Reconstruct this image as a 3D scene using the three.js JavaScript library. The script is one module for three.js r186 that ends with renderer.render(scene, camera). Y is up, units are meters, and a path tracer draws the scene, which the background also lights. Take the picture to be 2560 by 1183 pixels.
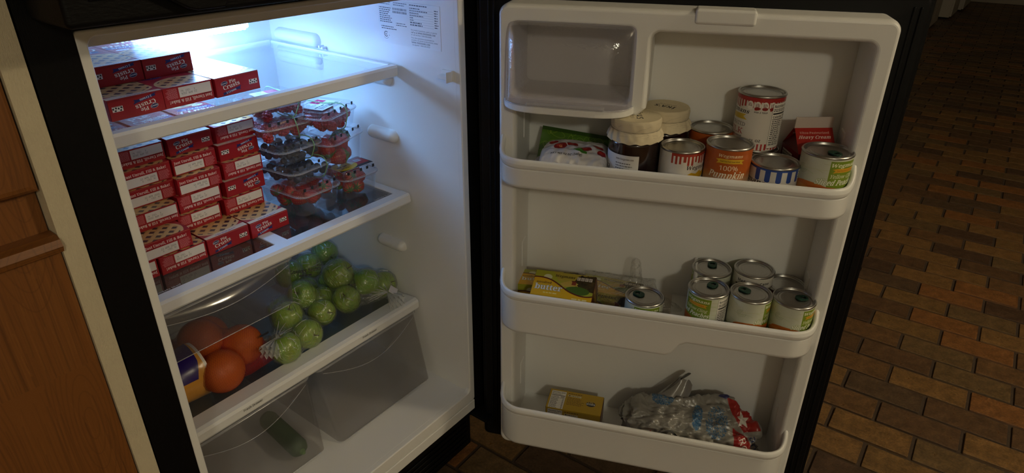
import * as THREE from 'three';
import { RoundedBoxGeometry } from 'three/addons/geometries/RoundedBoxGeometry.js';
import { mergeGeometries, mergeVertices } from 'three/addons/utils/BufferGeometryUtils.js';
import { ImprovedNoise } from 'three/addons/math/ImprovedNoise.js';
import { MarchingCubes } from 'three/addons/objects/MarchingCubes.js';
import { RectAreaLightUniformsLib } from 'three/addons/lights/RectAreaLightUniformsLib.js';

RectAreaLightUniformsLib.init();
const scene = new THREE.Scene();
scene.background = new THREE.Color(0x000000);

// ---------- camera ----------
const camera = new THREE.PerspectiveCamera(39.24, 2560 / 1183, 0.02, 40);
camera.rotation.order = 'YXZ';
camera.position.set(0, 1.3, 0.83);
camera.rotation.set(-0.475329, -0.924878, 0.0055537);
camera.updateMatrixWorld();

// ---------- light ----------
const EXPOSURE = 1.0;
const FRIDGE_LAMP = { at: [0.668, 1.0620, -0.440], w: 0.15, d: 0.11, intensity: 66, color: new THREE.Color().setRGB(0.215, 0.48, 1.0) };
const CEILING_LAMP = { at: [-1.4, 2.44, 2.85], intensity: 4.2, color: new THREE.Color().setRGB(1.0, 0.92, 0.70) };
const HALL_LAMP = { at: [1.7, 2.44, 2.5], intensity: 4.2, color: new THREE.Color().setRGB(1.0, 0.84, 0.56) };

const renderer = new THREE.WebGLRenderer({ antialias: true });
renderer.toneMapping = THREE.LinearToneMapping;
renderer.toneMappingExposure = EXPOSURE;
renderer.shadowMap.enabled = true;
renderer.shadowMap.type = THREE.PCFSoftShadowMap;

// ---------- helpers ----------
const V = (x, y, z) => new THREE.Vector3(x, y, z);
const noise = new ImprovedNoise();
const nz = (x, y, z) => noise.noise(x, y, z);
function rng(seed) { let a = seed >>> 0; return () => { a = (a + 0x6D2B79F5) >>> 0; let t = a; t = Math.imul(t ^ (t >>> 15), t | 1); t ^= t + Math.imul(t ^ (t >>> 7), t | 61); return ((t ^ (t >>> 14)) >>> 0) / 4294967296; }; }
const lerp = (a, b, t) => a + (b - a) * t;
const smooth = (t) => { t = Math.min(1, Math.max(0, t)); return t * t * (3 - 2 * t); };
const used = new Map();
function numbered(name) { const n = used.get(name) ?? 0; used.set(name, n + 1); return n ? `${name}_${String(n).padStart(3, '0')}` : name; }
function shade(o) { o.traverse((m) => { if (m.isMesh) { m.castShadow = true; m.receiveShadow = true; } }); return o; }
function mesh(name, geo, mat, parent, label) {
  const m = new THREE.Mesh(geo, mat); m.name = name; m.castShadow = m.receiveShadow = true;
  if (label) m.userData.label = label;
  if (parent) parent.add(m);
  return m;
}
function tag(o, label, category, group) { o.userData.label = label; o.userData.category = category; if (group) o.userData.group = group; return o; }
function thing(name, label, category, group) { const g = new THREE.Group(); g.name = numbered(name); scene.add(g); return tag(g, label, category, group); }
function struct(name, geo, mat) { const m = mesh(name, geo, mat, scene); m.userData.kind = 'structure'; return m; }
function copyOf(o, label, group) { const c = o.clone(); c.name = numbered(o.name.replace(/_\d\d\d$/, '')); c.userData = { ...o.userData }; scene.add(c); if (label) c.userData.label = label; if (group) c.userData.group = group; return c; }
const box = (w, h, d, x = 0, y = 0, z = 0) => new THREE.BoxGeometry(w, h, d).translate(x, y, z);
const span = (x0, x1, y0, y1, z0, z1) => box(x1 - x0, y1 - y0, z1 - z0, (x0 + x1) / 2, (y0 + y1) / 2, (z0 + z1) / 2);
const rspan = (x0, x1, y0, y1, z0, z1, r = 0.003, s = 2) => new RoundedBoxGeometry(x1 - x0, y1 - y0, z1 - z0, s, r).translate((x0 + x1) / 2, (y0 + y1) / 2, (z0 + z1) / 2);
const flat = (g) => { const q = g.index ? g.toNonIndexed() : g; q.clearGroups(); for (const k of Object.keys(q.attributes)) if (!['position', 'normal', 'uv'].includes(k)) q.deleteAttribute(k); return q; };
const join = (...gs) => mergeGeometries(gs.flat().map(flat));
const cyl = (r0, r1, h, seg = 32, open = false) => new THREE.CylinderGeometry(r0, r1, h, seg, 1, open);
const lathe = (pts, seg = 40) => new THREE.LatheGeometry(pts.map(([x, y]) => new THREE.Vector2(x, y)), seg);
function tube(pts, r, seg = 40, rad = 6, closed = false) { return new THREE.TubeGeometry(new THREE.CatmullRomCurve3(pts, closed), seg, r, rad, closed); }
// profile of [z, y] points run along x
function extrudeX(pts, x0, x1) {
  const s = new THREE.Shape(pts.map(([z, y]) => new THREE.Vector2(-z, y)));
  return new THREE.ExtrudeGeometry(s, { depth: x1 - x0, bevelEnabled: false }).rotateY(Math.PI / 2).translate(x0, 0, 0);
}
function extrudeZ(pts, z0, z1) {   // profile of [x, y]
  return new THREE.ExtrudeGeometry(new THREE.Shape(pts.map(([x, y]) => new THREE.Vector2(x, y))), { depth: z1 - z0, bevelEnabled: false }).translate(0, 0, z0);
}
function rrect(path, x0, x1, y0, y1, r) {
  path.moveTo(x0 + r, y0); path.lineTo(x1 - r, y0); path.absarc(x1 - r, y0 + r, r, -Math.PI / 2, 0, false); path.lineTo(x1, y1 - r);
  path.absarc(x1 - r, y1 - r, r, 0, Math.PI / 2, false); path.lineTo(x0 + r, y1); path.absarc(x0 + r, y1 - r, r, Math.PI / 2, Math.PI, false);
  path.lineTo(x0, y0 + r); path.absarc(x0 + r, y0 + r, r, Math.PI, 1.5 * Math.PI, false); return path;
}
// skin over a list of rings (each the same number of points)
function skin(rings, { closed = true, capStart = false, capEnd = false } = {}) {
  const n = rings[0].length, pos = [], uv = [], idx = [];
  const cols = closed ? n + 1 : n;
  rings.forEach((r, i) => { for (let j = 0; j < cols; j++) { const p = r[j % n]; pos.push(p.x, p.y, p.z); uv.push(j / (cols - 1), i / (rings.length - 1)); } });
  for (let i = 0; i + 1 < rings.length; i++) for (let j = 0; j + 1 < cols; j++) { const a = i * cols + j, b = a + 1, c = a + cols, d = c + 1; idx.push(a, b, d, a, d, c); }
  const cap = (r, flip) => { const c0 = pos.length / 3, c = r.reduce((s, p) => s.add(p), V(0, 0, 0)).multiplyScalar(1 / n); pos.push(c.x, c.y, c.z); uv.push(.5, .5); r.forEach((p) => { pos.push(p.x, p.y, p.z); uv.push(.5, .5); }); for (let j = 0; j < n; j++) { const a = c0 + 1 + j, b = c0 + 1 + (j + 1) % n; flip ? idx.push(c0, b, a) : idx.push(c0, a, b); } };
  if (capStart) cap(rings[0], true);
  if (capEnd) cap(rings[rings.length - 1], false);
  const g = new THREE.BufferGeometry(); g.setAttribute('position', new THREE.Float32BufferAttribute(pos, 3)); g.setAttribute('uv', new THREE.Float32BufferAttribute(uv, 2)); g.setIndex(idx); g.computeVertexNormals(); return g;
}
function rrRing(w, d, r, y, k = 5, cx = 0, cz = 0) {   // rounded rectangle ring in xz, counter-clockwise seen from above
  const out = [], hw = w / 2, hd = d / 2; r = Math.min(r, hw, hd);
  for (const [sx, sz, a0] of [[1, -1, -90], [1, 1, 0], [-1, 1, 90], [-1, -1, 180]]) for (let i = 0; i <= k; i++) { const a = (a0 + 90 * i / k) * Math.PI / 180; out.push(V(cx + sx * (hw - r) + r * Math.cos(a), y, cz + sz * (hd - r) + r * Math.sin(a))); }
  return out.reverse();
}
// surface where a distance field is zero
function blob(field, c, half, res = 56) {
  const mc = new MarchingCubes(res, new THREE.MeshStandardMaterial(), false, false, 60000);
  mc.isolation = 0; const h = res / 2; let q = 0;
  for (let k = 0; k < res; k++) for (let j = 0; j < res; j++) for (let i = 0; i < res; i++) mc.field[q++] = -field(c[0] + (i - h) / h * half[0], c[1] + (j - h) / h * half[1], c[2] + (k - h) / h * half[2]);
  mc.update();
  const p = Array.from(mc.positionArray.slice(0, mc.count * 3));
  let g = new THREE.BufferGeometry(); g.setAttribute('position', new THREE.Float32BufferAttribute(p, 3));
  g = mergeVertices(g, 1e-5); g.scale(...half).translate(...c); g.computeVertexNormals(); return g;
}
const smin = (a, b, k) => { const h = Math.max(0, Math.min(1, .5 + .5 * (b - a) / k)); return b + (a - b) * h - k * h * (1 - h); };
function capsule(px, py, pz, a, b, ra, rb) { const bx = b[0] - a[0], by = b[1] - a[1], bz = b[2] - a[2], ax = px - a[0], ay = py - a[1], az = pz - a[2]; let t = (ax * bx + ay * by + az * bz) / (bx * bx + by * by + bz * bz); t = Math.max(0, Math.min(1, t)); return Math.hypot(ax - bx * t, ay - by * t, az - bz * t) - lerp(ra, rb, t); }
function displace(g, f) { const p = g.attributes.position, n = g.attributes.normal; for (let i = 0; i < p.count; i++) { const d = f(p.getX(i), p.getY(i), p.getZ(i)); p.setXYZ(i, p.getX(i) + n.getX(i) * d, p.getY(i) + n.getY(i) * d, p.getZ(i) + n.getZ(i) * d); } g.computeVertexNormals(); return g; }
function setUV(g, f) { const p = g.attributes.position, u = []; for (let i = 0; i < p.count; i++) u.push(...f(p.getX(i), p.getY(i), p.getZ(i))); g.setAttribute('uv', new THREE.Float32BufferAttribute(u, 2)); return g; }

// ---------- textures ----------
function canvas(w, h, draw) { const c = document.createElement('canvas'); c.width = w; c.height = h; draw(c.getContext('2d'), w, h); return c; }
function tex(w, h, draw, srgb = true) { const t = new THREE.CanvasTexture(canvas(w, h, draw)); if (srgb) t.colorSpace = THREE.SRGBColorSpace; t.anisotropy = 8; return t; }
function dataTex(w, h, f, srgb = false) {
  const d = new Uint8Array(w * h * 4);
  for (let y = 0; y < h; y++) for (let x = 0; x < w; x++) { const v = f(x / w, y / h), i = (y * w + x) * 4; if (Array.isArray(v)) { d[i] = v[0]; d[i + 1] = v[1]; d[i + 2] = v[2]; } else d[i] = d[i + 1] = d[i + 2] = Math.max(0, Math.min(255, v * 255)); d[i + 3] = 255; }
  const t = new THREE.DataTexture(d, w, h); t.magFilter = THREE.LinearFilter; t.minFilter = THREE.LinearMipmapLinearFilter; t.generateMipmaps = true; t.wrapS = t.wrapT = THREE.RepeatWrapping; if (srgb) t.colorSpace = THREE.SRGBColorSpace; t.needsUpdate = true; return t;
}
function rep(t, x, y) { const c = t.clone(); c.wrapS = c.wrapT = THREE.RepeatWrapping; c.repeat.set(x, y); c.needsUpdate = true; return c; }
// text with a width limit, optional outline
function txt(c, s, x, y, size, color, { font = 'sans-serif', weight = 'bold', align = 'left', rot = 0, max, line, lw = 4, skew = 0 } = {}) {
  c.save(); c.translate(x, y); c.rotate(rot); if (skew) c.transform(1, 0, -skew, 1, 0, 0);
  c.font = `${weight} ${size}px ${font}`; c.textAlign = align; c.textBaseline = 'middle';
  if (max) { const w = c.measureText(s).width; if (w > max) c.scale(max / w, 1); }
  if (line) { c.lineJoin = 'round'; c.lineWidth = lw; c.strokeStyle = line; c.strokeText(s, 0, 0); }
  c.fillStyle = color; c.fillText(s, 0, 0); c.restore();
}
const rect = (c, x, y, w, h, col) => { c.fillStyle = col; c.fillRect(x, y, w, h); };
function ell(c, x, y, rx, ry, col, rot = 0) { c.fillStyle = col; c.beginPath(); c.ellipse(x, y, rx, ry, rot, 0, Math.PI * 2); c.fill(); }
function poly(c, pts, col) { c.fillStyle = col; c.beginPath(); pts.forEach(([x, y], i) => (i ? c.lineTo(x, y) : c.moveTo(x, y))); c.closePath(); c.fill(); }
function lines(c, x, y, w, n, step, h, col, seed) { const r = rng(seed); c.fillStyle = col; for (let i = 0; i < n; i++) { let q = x; const end = x + w * (.7 + .3 * r()); while (q < end) { const l = h * (1 + 3 * r()); c.fillRect(q, y + i * step, Math.min(l, end - q), h); q += l + h * .7; } } }
function facts(c, x, y, w, h) {
  rect(c, x, y, w, h, '#f3efe6'); c.strokeStyle = '#111'; c.lineWidth = 2; c.strokeRect(x + 1, y + 1, w - 2, h - 2);
  txt(c, 'Nutrition Facts', x + w * .06, y + h * .07, h * .085, '#111', { max: w * .88 });
  lines(c, x + w * .06, y + h * .13, w * .8, 2, h * .035, h * .016, '#333', 5);
  rect(c, x + w * .05, y + h * .215, w * .9, h * .03, '#111');
  txt(c, 'Calories', x + w * .06, y + h * .3, h * .075, '#111', { max: w * .5 }); txt(c, '100', x + w * .94, y + h * .3, h * .085, '#111', { align: 'right' });
  rect(c, x + w * .05, y + h * .35, w * .9, h * .015, '#111');
  for (let i = 0; i < 12; i++) { lines(c, x + w * .06, y + h * (.39 + i * .047), w * .55, 1, 0, h * .018, '#222', 20 + i); rect(c, x + w * .82, y + h * (.39 + i * .047), w * .1, h * .018, '#222'); rect(c, x + w * .05, y + h * (.423 + i * .047), w * .9, h * .004, '#555'); }
}

// ---------- shared materials ----------
const lin = (r, g, b) => new THREE.Color().setRGB(r, g, b);
const std = (color, roughness = .6, o = {}) => new THREE.MeshStandardMaterial({ color, roughness, ...o });
const phys = (o) => new THREE.MeshPhysicalMaterial(o);
const grain = dataTex(256, 256, (u, v) => .5 + .3 * nz(u * 32, v * 32, 1.5) + .2 * nz(u * 90, v * 90, 4.2));
const crinkle = dataTex(256, 256, (u, v) => { const w = (a, b, k) => { const p = nz(a, b, k); return 1 - Math.min(1, 3 * Math.abs(p)); }; return .45 * w(u * 6, v * 6, 3.3) + .35 * w(u * 13, v * 13, 7.1) + .2 * w(u * 27, v * 27, 1.7); });
const M = {
  black: phys({ color: lin(.0025, .0025, .003), roughness: .5, specularIntensity: .35, clearcoat: .03, clearcoatRoughness: .25, bumpMap: rep(grain, 4, 8), bumpScale: .0003 }),
  blackRubber: phys({ color: lin(.003, .003, .0035), roughness: .5, specularIntensity: .4 }),
  liner: phys({ color: lin(.83, .83, .815), roughness: .38, clearcoat: .15, clearcoatRoughness: .4 }),
  doorLiner: phys({ color: lin(.83, .83, .815), roughness: .42, bumpMap: rep(grain, 6, 10), bumpScale: .00008 }),
  bin: phys({ color: lin(.83, .83, .815), roughness: .36, clearcoat: .2, clearcoatRoughness: .4 }),
  trim: phys({ color: lin(.83, .83, .815), roughness: .35, clearcoat: .25, clearcoatRoughness: .3 }),
  glass: phys({ color: lin(.9, .93, .92), roughness: .02, transmission: 1, thickness: 0, ior: 1.75 }),
  clear: phys({ color: lin(.9, .9, .92), roughness: .12, transmission: .78, thickness: 0, ior: 1.5 }),
  pet: phys({ color: lin(.93, .94, .96), roughness: .06, transmission: .95, thickness: 0, ior: 1.6 }),
  film: phys({ color: lin(.97, .97, .96), roughness: .17, transmission: .96, thickness: 0, ior: 1.75, bumpMap: rep(crinkle, 1, 1), bumpScale: .004 }),
  crease: phys({ color: lin(.92, .92, .9), roughness: .2, transmission: .55, thickness: 0, ior: 1.6, clearcoat: 1, clearcoatRoughness: .08 }),
  frost: phys({ color: lin(.82, .81, .81), roughness: .14, transmission: .96, thickness: 0, ior: 1.45 }),
  tin: std(lin(.46, .45, .43), .3, { metalness: 1 }),
  tab: std(lin(.01, .05, .03), .4, { metalness: .4 }),
  paperEdge: std(lin(.55, .42, .28), .8),
  stem: std(lin(.1, .06, .025), .8),
  leaf: std(lin(.12, .24, .06), .7),
  band: std(lin(.28, .5, .22), .6),
};
// =====================================================================
// the room
// =====================================================================
const plaster = std(lin(.5, .45, .36), .85, { bumpMap: rep(grain, 8, 8), bumpScale: .0006 });
const RX0 = -2.6, RX1 = 11.75, RZ0 = -.78, RZ1 = 5.2, RH = 2.5;
struct('wall_back', span(RX0 - .1, RX1 + .1, 0, RH, RZ0 - .1, RZ0), plaster);
struct('wall_front', span(RX0 - .1, RX1 + .1, 0, RH, RZ1, RZ1 + .1), plaster);
struct('wall_left', span(RX0 - .1, RX0, 0, RH, RZ0, RZ1), plaster);
struct('wall_right', span(RX1, RX1 + .1, 0, RH, RZ0, RZ1), plaster);
struct('ceiling', span(RX0 - .1, RX1 + .1, RH, RH + .1, RZ0 - .1, RZ1 + .1), std(lin(.62, .58, .5), .9));
// painted stub of wall between the oak cabinets and the refrigerator
struct('wall_partition', span(.2285, .2525, 0, RH, RZ0, -.001), std(lin(.70, .61, .43), .8, { bumpMap: rep(grain, 3, 12), bumpScale: .0006 }));

// brick pavers laid in running bond, long side along z
const mortar = std(lin(.07, .045, .028), .95, { bumpMap: rep(grain, 60, 30), bumpScale: .002 });
const floor = struct('floor', span(RX0 - .1, RX1 + .1, -.12, -.005, RZ0 - .1, RZ1 + .1), mortar);
{
  const R = rng(77), skew = 1.3 * Math.PI / 180, X0 = 1.740, Z0 = .7866, PX = .1027, PZ = .2075;
  const geos = [0, 1, 2, 3].map((k) => { const g = new RoundedBoxGeometry(.0945 - k * .0006, .03, .1985 - k * .0007, 1, .0022); g.translate(0, -.015 + .0005 * (k - 1), 0); const uv = g.attributes.uv; for (let i = 0; i < uv.count; i++) uv.setXY(i, uv.getX(i) * .5 + k * .21, uv.getY(i) + k * .37); return g; });
  const tone = dataTex(256, 256, (u, v) => { const a = nz(u * 7, v * 7, 3), b = nz(u * 28, v * 28, 9), c = nz(u * 80, v * 80, 2); const q = .82 + .16 * a + .16 * b + .1 * c; return [255 * Math.min(1, q), 255 * Math.min(1, q * .99), 255 * Math.min(1, q * .96)]; }, true);
  const rough = dataTex(128, 128, (u, v) => .52 + .22 * nz(u * 9, v * 9, 6) + .15 * nz(u * 40, v * 40, 2));
  const cols = [[.20, .11, .055], [.26, .138, .06], [.35, .19, .07], [.25, .155, .07], [.145, .082, .048], [.38, .165, .055], [.175, .108, .062], [.31, .175, .065]];
  const mats = cols.map((c) => std(lin(...c), .75, { map: tone, roughnessMap: rough, bumpMap: rep(grain, 3, 6), bumpScale: .0012 }));
  const list = [];
  const sinS = Math.sin(skew), cosS = Math.cos(skew);
  const fwd = V(0, 0, -1).applyEuler(camera.rotation), proj = V(0, 0, 0);
  for (let i = -44; i < 98; i++) for (let j = -9; j < 23; j++) {
    const lx = (i + .5) * PX, lz = (j + .5) * PZ + (i % 2 ? PZ * .5 : 0) - 0;
    const x = X0 + lx * cosS + (lz) * sinS, z = Z0 - lx * sinS + lz * cosS;
    if (x < RX0 || x > RX1 || z < RZ0 || z > RZ1) continue;
    proj.set(x, 0, z); const d = proj.clone().sub(camera.position).dot(fwd); proj.project(camera);
    const seen = d > 0 && Math.abs(proj.x) < 1.04 && Math.abs(proj.y) < 1.06 && x > 1.28 && !(x < 1.35 && z < .5) && z > .0 - .02 * x;
    list.push({ x, z, d, seen, g: Math.floor(R() * 4), m: Math.floor(R() * 8), y: (R() - .5) * .0016, r: (R() - .5) * .006 });
  }
  list.sort((a, b) => (b.seen - a.seen) || a.d - b.d);
  list.forEach((b, k) => {
    if (k < 300 && b.seen) { const m = mesh('brick', geos[b.g], mats[b.m], floor); m.position.set(b.x, b.y, b.z); m.rotation.y = skew + b.r; b.done = true; }
  });
  const rest = list.filter((b) => !b.done);
  const farMat = std(0xffffff, .75, { map: tone, roughnessMap: rough, bumpMap: rep(grain, 3, 6), bumpScale: .0012 });
  const im = new THREE.InstancedMesh(geos[1], farMat, rest.length); im.name = 'brick_paving'; im.userData.kind = 'stuff'; im.castShadow = im.receiveShadow = true;
  const mx = new THREE.Matrix4(), q = new THREE.Quaternion();
  rest.forEach((b, k) => { q.setFromAxisAngle(V(0, 1, 0), skew + b.r); mx.compose(V(b.x, b.y, b.z), q, V(1, 1, 1)); im.setMatrixAt(k, mx); im.setColorAt(k, lin(...cols[b.m])); });
  floor.add(im);
}

// flush ceiling lamps of the kitchen
function ceilingLamp(L, label) {
  const t = thing('ceiling_lamp', label, 'lamp'); t.position.set(L.at[0], RH, L.at[2]);
  mesh('base', lathe([[0, -.001], [.17, -.001], [.175, -.02], [.165, -.03], [0, -.03]], 32), std(lin(.5, .45, .35), .4), t);
  mesh('shade', lathe([[.16, -.028], [.15, -.055], [.11, -.08], [.06, -.093], [0, -.097]], 32), std(lin(.8, .75, .65), .5, { emissive: L.color, emissiveIntensity: 1.6, side: THREE.DoubleSide }), t);
  const p = new THREE.PointLight(L.color, L.intensity, 0, 2); p.position.set(L.at[0], RH - .16, L.at[2]); p.castShadow = true; p.shadow.radius = 6; p.shadow.mapSize.set(1024, 1024); p.shadow.bias = -.001; p.name = 'ceiling_lamp_light'; scene.add(p);
}
ceilingLamp(CEILING_LAMP, 'flush round ceiling lamp lighting the kitchen in front of the refrigerator');
ceilingLamp(HALL_LAMP, 'flush round ceiling lamp farther along the brick floored kitchen');

// oak cabinet beside the partition
{
  const oak = (seed, along) => tex(512, 512, (c, w, h) => {
    rect(c, 0, 0, w, h, '#7c4b1d'); const r = rng(seed);
    for (let i = 0; i < 900; i++) { const q = r() * w, l = 60 + r() * 320, s = r() * h, wv = (r() - .5) * 14; c.strokeStyle = `rgba(${r() < .5 ? '60,30,8' : '150,98,44'},${.06 + .22 * r()})`; c.lineWidth = .6 + 2.2 * r() * r(); c.beginPath(); if (along) { c.moveTo(s, q); c.bezierCurveTo(s + l * .3, q + wv, s + l * .6, q - wv, s + l, q + wv * .4); } else { c.moveTo(q, s); c.bezierCurveTo(q + wv, s + l * .3, q - wv, s + l * .6, q + wv * .4, s + l); } c.stroke(); }
    for (let i = 0; i < 3; i++) { const cx = w * (.2 + .3 * i), cy = h * r(); for (let k = 1; k < 9; k++) { c.strokeStyle = 'rgba(70,36,10,.2)'; c.lineWidth = 2; c.beginPath(); c.ellipse(cx, cy, k * 6 + 4, k * 34, .05, 0, 7); c.stroke(); } }
  });
  const tv = oak(3, false), th = oak(8, true);
  for (const t of [tv, th]) t.wrapS = t.wrapT = THREE.RepeatWrapping;
  const wv = (o = {}) => phys({ map: tv, roughness: .48, clearcoat: .25, clearcoatRoughness: .4, bumpMap: tv, bumpScale: .0004, ...o }), wh = phys({ map: th, roughness: .48, clearcoat: .25, clearcoatRoughness: .4, bumpMap: th, bumpScale: .0004 });
  const uvm = (g, s = 2.6) => { const p = g.attributes.position, u = []; for (let i = 0; i < p.count; i++) u.push((p.getX(i) + p.getZ(i)) * s, p.getY(i) * s); g.setAttribute('uv', new THREE.Float32BufferAttribute(u, 2)); return g; };
  const t = thing('oak_cabinet', 'honey oak cabinet with overlay doors beside the cream wall stub', 'cabinet');
  const wvm = wv(), whm = wh;
  mesh('carcass', uvm(span(-.42, .226, .0, 2.1, RZ0 + .01, -.042)), wvm, t);
  mesh('stile', uvm(rspan(.165, .2275, .1, 2.1, -.042, -.022, .002)), wvm, t);
  mesh('stile', uvm(rspan(-.42, -.36, .1, 2.1, -.042, -.022, .002)), wvm, t);
  mesh('rail', uvm(rspan(-.36, .165, .925, 1.06, -.042, -.023, .001)), whm, t);
  mesh('rail', uvm(rspan(-.36, .165, .1, .16, -.042, -.023, .001)), whm, t);
  // upper door: slab with a chamfered edge; lower door with a finger-pull lip along its top
  const ud = new THREE.Group(); ud.name = 'door'; t.add(ud);
  mesh('panel', uvm(extrudeZ([[-.395, 1.0015], [.2275, 1.0015], [.2275, 2.04], [-.395, 2.04]], -.021, -.012)), wvm, ud);
  { const s = new THREE.Shape([[-.385, 1.0115], [.2175, 1.0115], [.2175, 2.03], [-.385, 2.03]].map((p) => new THREE.Vector2(...p))); mesh('raised_face', uvm(new THREE.ExtrudeGeometry(s, { depth: .001, bevelEnabled: true, bevelThickness: .008, bevelSize: .0095, bevelSegments: 3 }).translate(0, 0, -.0095)), wvm, ud); }
  const ld = new THREE.Group(); ld.name = 'door'; t.add(ld);
  mesh('panel', uvm(rspan(-.395, .2278, .17, .930, -.0215, -.004, .003)), wvm, ld);
  mesh('pull_lip', uvm(extrudeX([[-.0215, .9285], [-.005, .925], [.006, .929], [.0085, .936], [.005, .944], [-.004, .9475], [-.0215, .9475]], -.395, .2278)), whm, ld);
}

// white cabinets far down the room, standing along the back wall
{
  const wm = std(lin(.55, .5, .42), .5);
  for (const [x0, x1, z1, h, lab] of [[8.55, 9.35, -.06, .9, 'low white cupboard on the brick floor beyond the open refrigerator door'], [9.75, 10.35, .03, 1.2, 'taller white cupboard with a dark side on the far brick floor'], [10.55, 11.4, .07, 1.2, 'white cupboard at the dark end of the brick floored room']]) {
    const t = thing('white_cupboard', lab, 'cupboard');
    mesh('body', span(x0, x1, .02, h, RZ0 + .01, z1 - .02), wm, t);
    mesh('door', rspan(x0 + .005, (x0 + x1) / 2 - .004, .03, h - .01, z1 - .02, z1, .003), wm, t);
    mesh('door', rspan((x0 + x1) / 2 + .004, x1 - .005, .03, h - .01, z1 - .02, z1, .003), wm, t);
    mesh('plinth', span(x0 + .02, x1 - .02, 0, .02, RZ0 + .01, z1 - .05), M.blackRubber, t);
  }
}

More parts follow.
